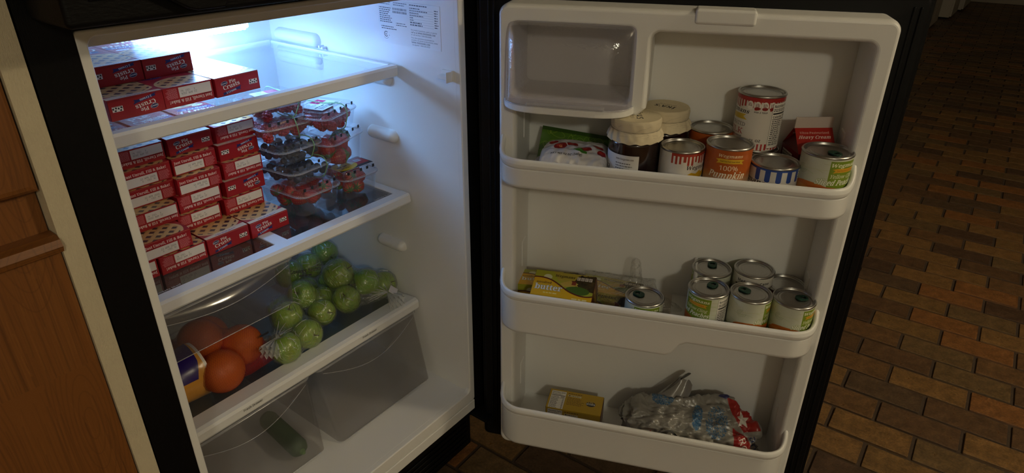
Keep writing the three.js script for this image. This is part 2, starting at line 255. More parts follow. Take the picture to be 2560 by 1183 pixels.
// =====================================================================
// the refrigerator
// =====================================================================
const fridge = thing('refrigerator', 'black refrigerator with its lower door open and a white interior full of food', 'refrigerator');
const FX0 = .2545, FX1 = .9935;                       // outer sides
const IX0 = .317, IX1 = .9375, IY0 = .2345, IY1 = 1.157, IZ = -.588;   // inside of the fresh-food room
{
  // black shell, open in front
  mesh('cabinet', join(
    span(FX0, .3045, .16, 1.75, -.68, 0), span(.954, FX1, .16, 1.75, -.68, 0), span(.3045, .954, .16, 1.75, -.68, -.625),
    span(.3045, .954, 1.1655, 1.75, -.625, -.001), span(.3045, .954, .16, .1745, -.625, -.004)), M.black, fridge);
  mesh('toe_grille', join(span(FX0 + .01, FX1 - .01, .012, .155, -.64, -.045), ...Array.from({ length: 7 }, (_, i) => rspan(FX0 + .03, FX1 - .03, .03 + i * .016, .04 + i * .016, -.046, -.036, .002, 1))), M.blackRubber, fridge);
  mesh('foot', cyl(.018, .02, .02, 16).translate(.31, .006 + .004, -.08), M.blackRubber, fridge);
  mesh('foot', cyl(.018, .02, .02, 16).translate(.94, .006 + .004, -.08), M.blackRubber, fridge);
  // white liner: five walls and the front face with its rounded opening
  mesh('liner', join(
    span(.3046, IX0, IY0 - .02, IY1 + .005, IZ - .02, -.012), span(IX1, .9539, IY0 - .02, IY1 + .005, IZ - .02, -.012),
    span(IX0, IX1, IY0 - .02, IY1 + .005, IZ - .02, IZ), span(IX0, IX1, IY1 - .012, IY1 + .006, IZ, -.012), span(IX0, IX1, IY0 - .02, IY0, IZ, -.014)), M.liner, fridge);
  const face = new THREE.Shape(); rrect(face, .3055, .9533, .2065, 1.1640, .004);
  face.holes.push(rrect(new THREE.Path(), IX0 - .0015, IX1 + .0015, IY0 - .0015, IY1 + .0012, .0125));
  mesh('front_frame', new THREE.ExtrudeGeometry(face, { depth: .009, bevelEnabled: true, bevelThickness: .003, bevelSize: .0024, bevelOffset: -.0010, bevelSegments: 3, curveSegments: 10 }).translate(0, 0, -.0125), M.liner, fridge);
  mesh('sill_strip', rspan(.3055, .9533, .1755, .2035, -.014, .0005, .002), M.liner, fridge);
  mesh('lower_hinge', join(rspan(.935, 1.0, .166, .173, -.03, .05, .002), cyl(.009, .009, .03, 16).translate(.975, .178, .03)), M.black, fridge);
  // freezer door over the opening
  const fd = new THREE.Group(); fd.name = 'freezer_door'; fridge.add(fd);
  mesh('panel', rspan(.2655, .9925, 1.182, 1.74, .006, .098, .006, 3), M.black, fd);
  mesh('gasket', rspan(.275, .985, 1.188, 1.73, -.002, .008, .003), M.blackRubber, fd);
  { const h = new THREE.Shape([[.352, 1.2105], [.383, 1.1925], [.392, 1.190], [.4225, 1.190], [.426, 1.194], [.428, 1.26], [.352, 1.26]].map((p) => new THREE.Vector2(...p))); mesh('handle', new THREE.ExtrudeGeometry(h, { depth: .012, bevelEnabled: true, bevelThickness: .002, bevelSize: .002, bevelSegments: 2 }).translate(0, 0, .098), M.black, fd); }
  mesh('bottom_trim', rspan(.29, .352, 1.2065, 1.2095, .097, .0995, .001), M.black, fd);

  // moulded shelf rests on both side walls
  const rest = (y, z0, z1, h, x, side) => {
    const g = new THREE.CapsuleGeometry(h / 2, (z1 - z0) - h, 6, 14).rotateX(Math.PI / 2); g.scale(1.25, 1, 1); g.translate(x, y, (z0 + z1) / 2);
    return mesh('shelf_rest', g, M.liner, fridge);
  };
  for (const [y, z1] of [[.962, -.186], [.838, -.182], [.678, -.19], [.571, -.183]]) for (const x of [IX1 + .002, IX0 - .002]) { rest(y, -.272, z1, .030, x); rest(y, -.565, -.405, .030, x); }
  rest(1.012, -.565, -.405, .032, IX1 + .003);
  mesh('wall_clip', join(rspan(.925, .938, 1.000, 1.0055, -.402, -.397, .001, 1), rspan(.925, .938, .998, 1.0035, -.392, -.387, .001, 1)), M.trim, fridge);
  mesh('wall_clip', join(rspan(.932, .9385, .984, 1.004, -.043, -.018, .001, 1), rspan(.918, .934, .989, .9965, -.042, -.020, .0012, 1), rspan(.918, .936, .983, 1.003, -.021, -.0185, .0008, 1)), M.trim, fridge);

  // information sheet on the right wall
  const sheet = tex(1024, 512, (c, w, h) => {
    rect(c, 0, 0, w, h, '#eef0f2'); const k = '#3a4048';
    lines(c, 20, 18, 230, 2, 24, 10, '#6a727c', 1); lines(c, 270, 18, 250, 2, 24, 10, '#6a727c', 2); lines(c, 22, 86, 220, 8, 24, 10, k, 3);
    const r = rng(4); for (const y of [82, 118]) for (let q = 255; q < 490;) { const b = 2 + r() * 5; rect(c, q, y, b, 26, '#20242a'); q += b + 2 + r() * 5; }
    lines(c, 300, 256, 180, 2, 24, 9, k, 6); lines(c, 40, 310, 300, 2, 25, 10, k, 7);
    c.strokeStyle = '#20242a'; c.lineWidth = 9; c.beginPath(); c.arc(112, 408, 30, .7, 5.6); c.stroke(); txt(c, 'SA', 112, 408, 30, '#20242a', { align: 'center' }); txt(c, '®', 158, 420, 18, k);
    c.lineWidth = 3; c.beginPath(); c.arc(112, 420, 44, .5, 2.6); c.stroke();
    lines(c, 540, 20, 330, 1, 20, 11, k, 11); for (let i = 0; i < 8; i++) { lines(c, 540, 56 + i * 27, [210, 330, 180, 290, 60, 70, 230, 280][i], 1, 20, i > 5 ? 13 : 10, k, 12 + i); rect(c, 540, 73 + i * 27, 380, 2, '#9aa2ac'); lines(c, 935, 56 + i * 27, 60, 1, 20, 10, k, 30 + i); }
    txt(c, 'For product questions, parts, or service', 545, 312, 24, k, { weight: 'normal' }); txt(c, 'call us at WWW.FRIGIDAIRE.COM', 545, 340, 25, k); txt(c, 'or call toll free 1-800-944-9044', 545, 368, 24, k, { weight: 'normal' });
    txt(c, 'Pour des questions concernant les', 545, 404, 24, k, { weight: 'normal' }); txt(c, 'produits, les pieces ou les services, visitez', 545, 430, 23, k, { weight: 'normal' }); txt(c, 'WWW.FRIGIDAIRE.COM', 545, 458, 27, k); txt(c, 'ou appelez 1-800-265-8352', 555, 486, 24, k, { weight: 'normal' });
  });
  const sh = mesh('information_sheet', new THREE.BoxGeometry(.0005, .0815, .166), [M.trim, std(0xffffff, .5, { map: sheet }), M.trim, M.trim, M.trim, M.trim], fridge, 'white printed information sheet stuck to the inner wall');
  sh.position.set(IX1 - .0003, 1.0765, -.129);

  // lamp housing under the ceiling of the room, with a ribbed lens
  const lamp = new THREE.Group(); lamp.name = 'interior_lamp'; fridge.add(lamp);
  const L = FRIDGE_LAMP, [lx, ly, lz] = L.at;
  mesh('housing', rspan(lx - .095, lx + .095, ly + .030, IY1 - .0125, lz - .075, lz + .075, .006, 3), M.trim, lamp);
  const ribs = [];
  for (let i = 0; i < 19; i++) ribs.push(rspan(lx - .0825 + i * .0086, lx - .0825 + i * .0086 + .0062, ly + .0035, ly + .030, lz - .062, lz + .062, .0025, 2));
  ribs.push(rspan(lx - .084, lx + .084, ly + .007, ly + .032, lz - .0635, lz + .0635, .003, 2));
  mesh('lens', join(ribs), std(lin(.9, .93, .95), .35, { emissive: L.color, emissiveIntensity: 12 }), lamp);
  const a = new THREE.RectAreaLight(L.color, L.intensity, L.w, L.d); a.position.set(lx, ly, lz); a.rotation.x = -Math.PI / 2; a.name = 'interior_lamp_light'; scene.add(a);
}
// glass shelves
function print(s, w, h, size, color, font = 'sans-serif', weight = 'bold') { const t = tex(512, Math.round(512 * h / w), (c, W, H) => { c.clearRect(0, 0, W, H); txt(c, s, W / 2, H / 2, size * W / 100, color, { align: 'center', font, weight, max: W * .96 }); }); return phys({ map: t, transparent: true, roughness: .5, alphaTest: .02 }); }
{
  const sh = new THREE.Group(); sh.name = 'glass_shelf'; fridge.add(sh);
  mesh('glass_pane', span(.326, .927, .9885, .9932, -.572, -.170), M.glass, sh);
  mesh('front_trim', extrudeX([[-.166, .9725], [-.163, .975], [-.162, .991], [-.1645, .9955], [-.180, .9955], [-.180, .9725]], .322, .9305), M.trim, sh);
  mesh('side_rail', rspan(.921, .9305, .979, .9965, -.578, -.178, .002), M.trim, sh);
  mesh('side_rail', rspan(.322, .3315, .979, .9965, -.578, -.178, .002), M.trim, sh);
  mesh('back_rail', rspan(.3315, .921, .984, .9985, -.579, -.570, .002), M.trim, sh);
  const s2 = new THREE.Group(); s2.name = 'glass_shelf'; fridge.add(s2);
  const smoked = phys({ color: lin(.5, .5, .49), roughness: .03, transmission: 1, thickness: 0, ior: 1.75 });
  mesh('glass_pane', span(.331, .6105, .7095, .7140, -.575, -.176), smoked, s2);
  mesh('glass_pane', span(.634, .922, .7095, .7140, -.575, -.176), smoked, s2);
  mesh('front_trim', extrudeX([[-.166, .6925], [-.156, .694], [-.1535, .698], [-.1555, .7125], [-.160, .7165], [-.183, .7165], [-.183, .7045], [-.168, .6925]], .322, .9335), M.trim, s2);
  mesh('side_rail', rspan(.912, .9335, .697, .7165, -.58, -.174, .003), M.trim, s2);
  mesh('side_rail', rspan(.322, .335, .697, .7165, -.58, -.174, .003), M.trim, s2);
  mesh('middle_rail', join(rspan(.6085, .6365, .700, .7160, -.58, -.178, .002), rspan(.588, .598, .69, .701, -.58, -.178, .002)), M.trim, s2);
  mesh('back_rail', rspan(.335, .912, .702, .7185, -.582, -.573, .002), M.trim, s2);
  for (const x of [.405, .885]) { const p = mesh('lettering', new THREE.PlaneGeometry(.062, .008).rotateX(-Math.PI / 2), print('SpillSafe Shelf', .062, .008, 11, '#b9b4ae'), s2); p.position.set(x, .7146, -.1905); }
}
// crisper cover with its lettered rail
{
  const c = new THREE.Group(); c.name = 'crisper_cover'; fridge.add(c);
  mesh('glass_pane', span(.33, .925, .4315, .4362, -.575, -.186), phys({ color: lin(.78, .8, .79), roughness: .05, transmission: 1, thickness: 0, ior: 1.5 }), c);
  mesh('front_rail', extrudeX([[-.168, .4175], [-.1525, .4185], [-.150, .423], [-.1495, .438], [-.1525, .4435], [-.160, .4465], [-.197, .4425], [-.197, .4315], [-.175, .4275]], .324, .9315), M.trim, c);
  mesh('side_rail', rspan(.905, .9315, .425, .4425, -.58, -.19, .003), M.trim, c);
  mesh('side_rail', rspan(.324, .338, .425, .4425, -.58, -.19, .003), M.trim, c);
  for (const x of [.4835, .777]) { const p = mesh('lettering', new THREE.PlaneGeometry(.046, .0105), print('Fresh Drawer', .046, .0105, 15, '#4b4742', 'sans-serif', 'normal'), c); p.position.set(x, .4335, -.1489); p.rotation.x = .03; }
}
// clear drawers: thin walls, an open top and a bowed grip
function drawer(name, x0, x1, y0, y1, zt, zb, z1, grip, mat) {
  const g = new THREE.Group(); g.name = name; fridge.add(g);
  const ring = (y, k) => { const f = (y - y0) / (y1 - y0), zf = lerp(zb, zt, f), i = .004 * (1 - f); return rrRing((x1 - x0) - 2 * i, zf - z1 - i, .014, y, 5, (x0 + x1) / 2, (zf + z1) / 2); };
  mesh('tub', skin([ring(y0), ring(y0 + .006), ring(lerp(y0, y1, .5)), ring(y1)], { capStart: true }), mat, g);
  mesh('rim', skin([rrRing(x1 - x0 + .004, zt - z1 + .004, .015, y1 - .004, 5, (x0 + x1) / 2, (zt + z1) / 2), rrRing(x1 - x0 + .008, zt - z1 + .008, .016, y1 - .001, 5, (x0 + x1) / 2, (zt + z1) / 2), rrRing(x1 - x0 - .002, zt - z1 - .002, .013, y1, 5, (x0 + x1) / 2, (zt + z1) / 2)]), M.clear, g);
  // grip: a lip below the rim whose lower edge bows down in the middle
  const a = [], b = [], c = []; for (let i = 0; i <= 24; i++) { const u = i / 24, x = lerp(x0 + .012, x1 - .012, u), bow = Math.sin(Math.PI * u); a.push(V(x, y1 - .001, zt + .002)); b.push(V(x, y1 - .006 - .6 * grip * bow, zt + .004 + .012 * bow)); c.push(V(x, y1 - .010 - grip * bow, zt + .003 + .013 * bow)); }
  mesh('grip', skin([a, b, c], { closed: false }), mat, g); mesh('grip_edge', tube(c, .0008, 40, 5), M.clear, g); mesh('bottom_edge', tube([V(x0 + .02, y0 + .002, zb), V(x1 - .02, y0 + .002, zb)], .0009, 4, 5), M.clear, g);
  return g;
}
drawer('crisper_drawer', .632, .921, .2395, .416, -.152, -.108, -.52, .034, M.frost);
drawer('crisper_drawer', .331, .612, .2395, .416, -.152, -.122, -.52, .034, M.frost);
drawer('deli_drawer', .336, .628, .588, .686, -.166, -.168, -.47, .016, phys({ color: lin(.86, .84, .86), roughness: .09, transmission: .97, thickness: 0, ior: 1.5 }));

// ---------------------------------------------------------------------
// the open door. Local x runs from the hinge to the free edge, z points out of its inner face
// ---------------------------------------------------------------------
const DOOR_AT = V(.9628, 0, .0249), DOOR_TURN = -67.4373 * Math.PI / 180;
function onDoor(o) { o.position.copy(DOOR_AT); o.rotation.y = DOOR_TURN; return o; }
const doorPoint = (s, y, t) => V(s, y, t).applyAxisAngle(V(0, 1, 0), DOOR_TURN).add(DOOR_AT);
function putOnDoor(o, s, y, t, turn = 0) { o.position.copy(doorPoint(s, y, t)); o.rotation.order = 'YXZ'; o.rotation.y = DOOR_TURN + turn; return o; }
{
  const door = onDoor(new THREE.Group()); door.name = 'door'; fridge.add(door);
  mesh('panel', rspan(-.004, .7365, .10, 1.176, -.094, -.056, .012, 3), M.black, door);
  { const e = new THREE.Shape(); rrect(e, -.004, .7365, .10, 1.176, .012); e.holes.push(rrect(new THREE.Path(), .048, .684, .15, 1.1415, .012)); mesh('panel_edge', new THREE.ExtrudeGeometry(e, { depth: .064, bevelEnabled: true, bevelThickness: .003, bevelSize: .003, bevelOffset: -.003, bevelSegments: 2 }).translate(0, 0, -.070), M.black, door); }
  const gs = new THREE.Shape(); rrect(gs, .006, .725, .115, 1.165, .012); gs.holes.push(rrect(new THREE.Path(), .052, .682, .16, 1.128, .02));
  mesh('gasket', new THREE.ExtrudeGeometry(gs, { depth: .006, bevelEnabled: true, bevelThickness: .004, bevelSize: .003, bevelSegments: 3 }).translate(0, 0, -.004), M.blackRubber, door);
  for (const s of [.020, .030, .704, .714]) mesh('gasket_rib', rspan(s, s + .0035, .13, 1.15, .004, .010, .0015), M.blackRubber, door);
  // raised white frame round the storage side
  const R = .02, fr = new THREE.Shape(); rrect(fr, .0635, .6735, .163, 1.1315, .012);
  const hole = new THREE.Path();
  const L = .083, Rr = .6575, T = 1.110, Bt = .2, D = .310, C = .968;
  hole.moveTo(L + R, Bt); hole.lineTo(Rr - R, Bt); hole.absarc(Rr - R, Bt + R, R, -Math.PI / 2, 0, false); hole.lineTo(Rr, T - R); hole.absarc(Rr - R, T - R, R, 0, Math.PI / 2, false);
  hole.lineTo(D + R, T); hole.absarc(D + R, T - R, R, Math.PI / 2, Math.PI, false); hole.lineTo(D, C + .01); hole.lineTo(D - .01, C); hole.lineTo(L + .01, C); hole.lineTo(L, C - .01); hole.lineTo(L, Bt + R); hole.absarc(L + R, Bt + R, R, Math.PI, 1.5 * Math.PI, false);
  fr.holes.push(hole);
  const h2 = new THREE.Path(); rrect(h2, .076, .294, .978, 1.115, .016); fr.holes.push(h2);
  mesh('inner_frame', new THREE.ExtrudeGeometry(fr, { depth: .094, bevelEnabled: true, bevelThickness: .013, bevelSize: .007, bevelSegments: 5, curveSegments: 8 }).translate(0, 0, -.037), M.doorLiner, door);
  mesh('back_panel', span(.056, .676, .158, 1.133, -.054, -.046), M.doorLiner, door);
  mesh('top_tab', rspan(.380, .4725, 1.1195, 1.1435, .035, .0745, .005, 4), M.doorLiner, door);
  // ribs that carry the bins
  for (const [y0, y1] of [[.885, .945], [.60, .66], [.285, .345]]) { for (const s of [L + .001, Rr - .009]) mesh('bin_rest', rspan(s, s + .008, y0, y1, -.02, .012, .003), M.doorLiner, door); for (const s of [L - .001, Rr - .003]) mesh('bin_slot', rspan(s, s + .004, y0 - .01, y1 + .004, .028, .032, .001, 1), M.doorLiner, door); }
  mesh('divider', rspan(.440, .4465, .548, .645, -.046, .06, .003), M.bin, door);

  // covered compartment: clear bulging flap over a white tray
  const bc = onDoor(new THREE.Group()); bc.name = 'dairy_compartment'; fridge.add(bc);
  const x0 = .0665, x1 = .2985, y0 = .9785, y1 = 1.118, rows = [];
  const N = 16, Mx = 28;
  for (let j = 0; j <= N; j++) { const v = j / N, row = []; for (let i = 0; i <= Mx; i++) { const u = i / Mx, ex = Math.pow(Math.max(0, 1 - Math.pow(Math.abs(2 * u - 1), 5)), .45), ey = Math.pow(Math.max(0, 1 - Math.pow(Math.max(0, 2 * v - 1), 4)), .5); row.push(V(lerp(x0, x1, u), lerp(y0, y1, v), .047 + .066 * ex * ey * lerp(1, .8, v))); } rows.push(row); }
  const flapMat = phys({ color: lin(.74, .72, .75), roughness: .07, transmission: .93, thickness: 0, ior: 1.75, bumpMap: rep(grain, 1.4, 1), bumpScale: .0006 });
  mesh('flap', skin(rows, { closed: false }), flapMat, bc);
  mesh('flap_edge', join(tube(rows[0], .0016, 60, 6), tube(rows.map((r) => r[Mx]), .0012, 40, 6), tube(rows.map((r) => r[0]), .0012, 40, 6), tube(rows[N], .0012, 40, 6)), M.clear, bc);
  mesh('flap_grip', rspan(.118, .252, .9795, .9855, .108, .1185, .0028, 3), M.clear, bc);
  { const p = new THREE.Shape(); p.moveTo(x0, -.046); p.lineTo(x0, .052); p.quadraticCurveTo(x0 + .002, .1085, x0 + .07, .1115); p.lineTo(x1 - .07, .1115); p.quadraticCurveTo(x1 - .002, .1085, x1, .052); p.lineTo(x1, -.046); const g = new THREE.ExtrudeGeometry(p, { depth: .009, bevelEnabled: true, bevelThickness: .002, bevelSize: .0015, bevelSegments: 2, curveSegments: 16 }); g.rotateX(Math.PI / 2); g.translate(0, .9765, 0); mesh('tray', g, M.bin, bc); }

  // three bins: a wall swept round a rounded front, its rim climbing at both ends
  const bin = (yFront, yBot, floorY, rise, sL = .0645, sR = .6635) => {
    const g = onDoor(new THREE.Group()); g.name = 'door_bin'; fridge.add(g);
    const path = [], tb = -.012, tf = .122, r = .05, push = (x, z, nx, nz2) => path.push({ x, z, nx, nz: nz2 });
    for (let i = 0; i < 12; i++) push(sL, lerp(tb, tf - r, i / 12), -1, 0);
    for (let i = 0; i <= 12; i++) { const a = Math.PI - i / 12 * Math.PI / 2; push(sL + r + r * Math.cos(a), tf - r + r * Math.sin(a), Math.cos(a), Math.sin(a)); }
    for (let i = 1; i < 40; i++) push(lerp(sL + r, sR - r, i / 40), tf, 0, 1);
    for (let i = 0; i <= 12; i++) { const a = Math.PI / 2 - i / 12 * Math.PI / 2; push(sR - r + r * Math.cos(a), tf - r + r * Math.sin(a), Math.cos(a), Math.sin(a)); }
    for (let i = 1; i <= 12; i++) push(sR, lerp(tf - r, tb, i / 12), 1, 0);
    const top = (p) => yFront + rise * smooth((.108 - p.z) / .065);
    const bot = (p) => yBot(p.x);
    const at = (p, o, y) => V(p.x + p.nx * o, y, p.z + p.nz * o);
    const wall = path.map((p) => { const t = top(p), b = bot(p), k = p.z > .06 ? 1 : 1; return [at(p, -.006, b), at(p, -.0012, b + .0025), at(p, 0, b + .008 * k), at(p, 0, t - .021), at(p, -.0004, t - .019), at(p, -.003, t - .018), at(p, -.0045, t - .012), at(p, -.0045, b + .003)]; });
    const rim = path.map((p) => { const t = top(p); const out = []; for (let k = 0; k < 12; k++) { const a = k / 12 * Math.PI * 2; out.push(at(p, -.0018 + .0052 * Math.cos(a), t - .0095 + .0095 * Math.sin(a))); } return out; });
    mesh('wall', skin(wall.map((r2) => r2.slice().reverse()), { capStart: true, capEnd: true }), M.bin, g);
    mesh('rim', skin(rim.map((r2) => r2.slice()), { capStart: true, capEnd: true }), M.bin, g);
    for (const [a, b, y, rl, rr] of floorY) {
      const p = new THREE.Shape(), q = .0445, f = tf - .004; p.moveTo(a, -.0455); p.lineTo(b, -.0455);
      if (rr) { p.lineTo(b, f - q); p.absarc(b - q, f - q, q, 0, Math.PI / 2, false); } else p.lineTo(b, f);
      if (rl) { p.lineTo(a + q, f); p.absarc(a + q, f - q, q, Math.PI / 2, Math.PI, false); } else p.lineTo(a, f);
      mesh('floor_plate', new THREE.ExtrudeGeometry(p, { depth: .004, bevelEnabled: false, curveSegments: 10 }).rotateX(Math.PI / 2).translate(0, y, 0), M.bin, g);
    }
    return g;
  };
  bin(.8835, () => .8265, [[.069, .659, .833, 1, 1]], .043);
  bin(.6050, (x) => lerp(.508, .5435, smooth((x - .405) / .03)), [[.069, .405, .514, 1, 0], [.405, .659, .5495, 0, 1]], .036);
  bin(.3125, () => .2065, [[.069, .659, .214, 1, 1]], .036);
}
// =====================================================================
// pie crust cartons
// =====================================================================
{
  const RED = '#a3141f';
  const recycle = (c, x, y, s) => { rect(c, x, y, s * 2.05, s * 1.12, '#efe9e2'); for (const k of [0, 1]) { const cx = x + s * (.52 + k * 1.02), cy = y + s * .55; for (let i = 0; i < 3; i++) { const a = i * 2.094 - 1.57; c.save(); c.translate(cx, cy); c.rotate(a); poly(c, [[s * .1, -s * .2], [s * .42, -s * .26], [s * .5, 0], [s * .3, s * .2], [s * .22, s * .02], [s * .14, -.02 * s]], '#14141c'); c.restore(); } } rect(c, x + s * .1, y + s * 1.0, s * 1.8, s * .07, '#333'); };
  const endA = tex(620, 240, (c, w, h) => {
    rect(c, 0, 0, w, h, RED); rect(c, 0, h * .9, w, h * .1, '#94121c');
    c.strokeStyle = 'rgba(200,60,70,.5)'; c.lineWidth = 2; c.beginPath(); c.ellipse(185, 95, 150, 130, 0, 0, 7); c.stroke();
    ell(c, 120, 72, 46, 26, '#17245c', -.15); c.strokeStyle = '#e8e6ef'; c.lineWidth = 3; c.beginPath(); c.ellipse(120, 72, 46, 26, -.15, 0, 7); c.stroke(); txt(c, 'Pillsbury', 120, 72, 21, '#fff', { align: 'center', rot: -.15, font: 'serif', max: 80 });
    txt(c, 'Pie', 188, 62, 62, '#f6f0ea', { font: 'serif', line: '#7d0e17', lw: 6, rot: -.12 });
    txt(c, 'Crusts', 92, 134, 76, '#f6f0ea', { font: 'serif', line: '#7d0e17', lw: 7, rot: -.16 });
    poly(c, [[78, 196], [130, 184], [306, 150], [352, 136], [330, 166], [340, 190], [292, 186], [120, 220], [66, 236], [92, 214]], '#1a2870');
    txt(c, '2 Crusts', 128, 202, 36, '#eef0fa', { font: 'serif', rot: -.19 });
    recycle(c, 470, 92, 58);
  });
  const endB = tex(620, 240, (c, w, h) => {
    rect(c, 0, 0, w, h, RED);
    txt(c, 'Just Unroll, Fill & Bake!', 22, 54, 54, '#f4ece6', { font: 'serif', max: 545 });
    rect(c, 18, 96, 412, 130, '#e9e4df'); txt(c, 'BEST IF USED BY', 22, 88, 17, '#240a0c', { max: 160 });
    txt(c, '22 APR 2026', 205, 140, 36, '#77716f', { font: 'monospace', weight: 'normal', max: 200 }); txt(c, 'X   1353  NJ', 225, 176, 34, '#77716f', { font: 'monospace', weight: 'normal', max: 180 });
    lines(c, 452, 98, 150, 11, 12, 6, '#d98a90', 31);
  });
  const lattice = (c, cx, cy, rx, ry) => {
    c.save(); c.beginPath(); c.ellipse(cx, cy, rx, ry, 0, 0, 7); c.clip(); rect(c, cx - rx, cy - ry, 2 * rx, 2 * ry, '#3a1a22');
    const r = rng(12); c.lineCap = 'butt';
    for (const dir of [1, -1]) for (let i = -6; i <= 6; i++) { const o = i * rx * .52; c.strokeStyle = ['#d2a160', '#c99350', '#dcb070'][Math.floor(r() * 3)]; c.lineWidth = rx * .185; c.beginPath(); c.moveTo(cx + o - dir * ry, cy - ry); c.lineTo(cx + o + dir * ry, cy + ry); c.stroke(); c.strokeStyle = 'rgba(110,60,20,.55)'; c.lineWidth = 3; c.beginPath(); c.moveTo(cx + o - dir * ry + rx * .1, cy - ry); c.lineTo(cx + o + dir * ry + rx * .1, cy + ry); c.stroke(); }
    c.restore(); c.strokeStyle = '#d9b27a'; c.lineWidth = rx * .1; c.beginPath(); c.ellipse(cx, cy, rx, ry, 0, 0, 7); c.stroke();
  };
  const top = tex(440, 1430, (c, w, h) => {       // bottom edge of the picture is the lettered end A
    rect(c, 0, 0, w, h, RED);
    lattice(c, 220, 1150, 250, 230); lattice(c, 260, 120, 230, 200);
    poly(c, [[0, 1380], [440, 1350], [440, 1430], [0, 1430]], '#d9c2a4'); lines(c, 110, 1392, 240, 2, 16, 10, '#8d5f86', 3);
    c.setLineDash([5, 12]); c.strokeStyle = '#f0c8c8'; c.lineWidth = 4; c.strokeRect(30, 360, 380, 500); c.setLineDash([]);
    c.save(); c.translate(220, 610); c.rotate(-Math.PI / 2 * .12);
    txt(c, 'Pie', -150, -70, 150, '#fbf6f2', { font: 'serif', line: '#7d0e17', lw: 10 }); txt(c, 'Crusts', -190, 70, 140, '#fbf6f2', { font: 'serif', line: '#7d0e17', lw: 10, max: 380 });
    poly(c, [[-200, 150], [190, 130], [170, 175], [195, 220], [-205, 230], [-170, 190]], '#22357f'); txt(c, '2 Crusts', 0, 178, 66, '#f4f4fb', { font: 'serif', align: 'center' });
    ell(c, -60, -190, 90, 46, '#22357f'); txt(c, 'Pillsbury', -60, -190, 40, '#fff', { font: 'serif', align: 'center' }); c.restore();
    ell(c, 340, 890, 60, 34, '#e8e8f4'); lines(c, 300, 884, 80, 1, 20, 12, '#22357f', 3);
  });
  const red = std(0xa3141f, .42), mA = std(0xffffff, .42, { map: endA }), mB = std(0xffffff, .42, { map: endB }), mT = phys({ map: top, roughness: .4, clearcoat: .25, clearcoatRoughness: .3 });
  const W = .0835, H = .0322, LEN = .27;
  const body = new THREE.BoxGeometry(W, H, LEN);
  { const uv = body.attributes.uv, n = body.attributes.normal; for (let i = 0; i < uv.count; i++) if (n.getY(i) < -.5) uv.setXY(i, uv.getX(i), 1 - uv.getY(i)); }
  body.translate(0, H / 2, 0);
  const flapA = rspan(-W / 2 + .0004, W / 2 - .0004, .0003, H - .0016, LEN / 2, LEN / 2 + .0009, .0004, 1), flapGeo = new THREE.BoxGeometry(W - .0008, H - .0022, .0009).translate(0, H / 2 - .0006, 0);
  const proto = new THREE.Group(); proto.name = 'pie_crust_box';
  mesh('carton', body, [red, red, mT, mT, mA, mB], proto);
  const fA = mesh('end_flap', flapGeo, [red, red, M.paperEdge, red, mA, red], proto); fA.position.z = LEN / 2 + .00045;
  const fB = mesh('end_flap', flapGeo, [red, red, M.paperEdge, red, mB, red], proto); fB.position.z = -LEN / 2 - .00045; fB.rotation.y = Math.PI;
  // face: A or B towards the front; flip: lying upside down
  const R = rng(5);
  function carton(x, y, zFront, face, flip, label, group, turn = 0) {
    const o = proto.clone(); o.name = numbered('pie_crust_box'); scene.add(o); tag(o, label, 'carton', group);
    o.rotation.order = 'YXZ'; o.rotation.y = (face === 'B' ? Math.PI : 0) + turn; if (flip) { o.rotation.z = Math.PI; }
    o.position.set(x, y + (flip ? H : 0), zFront - LEN / 2 - .001); return o;
  }
  const S1 = .9938, up = 'on the upper glass shelf', G1 = 'pie crust cartons on the upper shelf', G2 = 'pie crust cartons stacked on the lower shelf';
  carton(.4485, S1, -.2285, 'A', 1, 'red pie crust carton at the bottom by the left wall ' + up, G1);
  carton(.5325, S1, -.229, 'B', 1, 'red pie crust carton with upside-down date panel ' + up, G1);
  carton(.6165, S1, -.2265, 'A', 0, 'red pie crust carton lying flat with nothing on it ' + up, G1, .02);
  carton(.4635, S1 + .0326, -.31, 'A', 1, 'red pie crust carton, top layer against the left wall ' + up, G1);
  carton(.5480, S1 + .0326, -.3085, 'A', 1, 'red pie crust carton, top layer under the lamp ' + up, G1);
  const S2 = .7144, h = .0325;
  const rows = ['bottom layer', 'second layer', 'third layer', 'fourth layer', 'fifth layer', 'top layer'];
  const st = ['stack by left wall', 'middle stack', 'stack beside the berries'];
  const say = (f, fl) => (f === 'A' ? 'pie name' : 'date panel') + (fl ? ' upside down' : ' upright');
  const L = [   // stack, layer, x centre, z front, face, flip
    [0, 0, .4655, -.240, 'B', 1], [1, 0, .5525, -.241, 'A', 0], [2, 0, .6375, -.2385, 'A', 0, .012],
    [0, 1, .4475, -.244, 'B', 0], [1, 1, .5385, -.301, 'B', 1], [2, 1, .6335, -.3035, 'B', 1],
    [0, 2, .4575, -.2925, 'B', 1], [1, 2, .5500, -.309, 'B', 1], [2, 2, .6440, -.308, 'A', 1],
    [0, 3, .4735, -.3215, 'B', 0], [1, 3, .5585, -.310, 'B', 0], [2, 3, .6500, -.3155, 'B', 1],
    [0, 4, .4770, -.327, 'B', 0], [1, 4, .5640, -.326, 'B', 0], [2, 4, .6560, -.327, 'A', 1],
    [0, 5, .4800, -.341, 'B', 1], [1, 5, .5710, -.3395, 'A', 0], [2, 5, .6610, -.338, 'B', 1]];
  for (const [s, l, x, z, f, fl, t] of L) carton(x, S2 + l * h, z, f, fl, `pie carton, ${rows[l]} of ${st[s]}, ${say(f, fl)}`, G2, t ?? (R() - .5) * .012);
  carton(.3795, S2, -.2445, 'B', 1, 'red pie crust carton squeezed between the left wall and the lower stacks', G2);
  carton(.3935, S2 + 2 * h, -.31, 'A', 1, 'red pie crust carton behind the wall lip beside the third layer', G2).position.x = .3725;
}

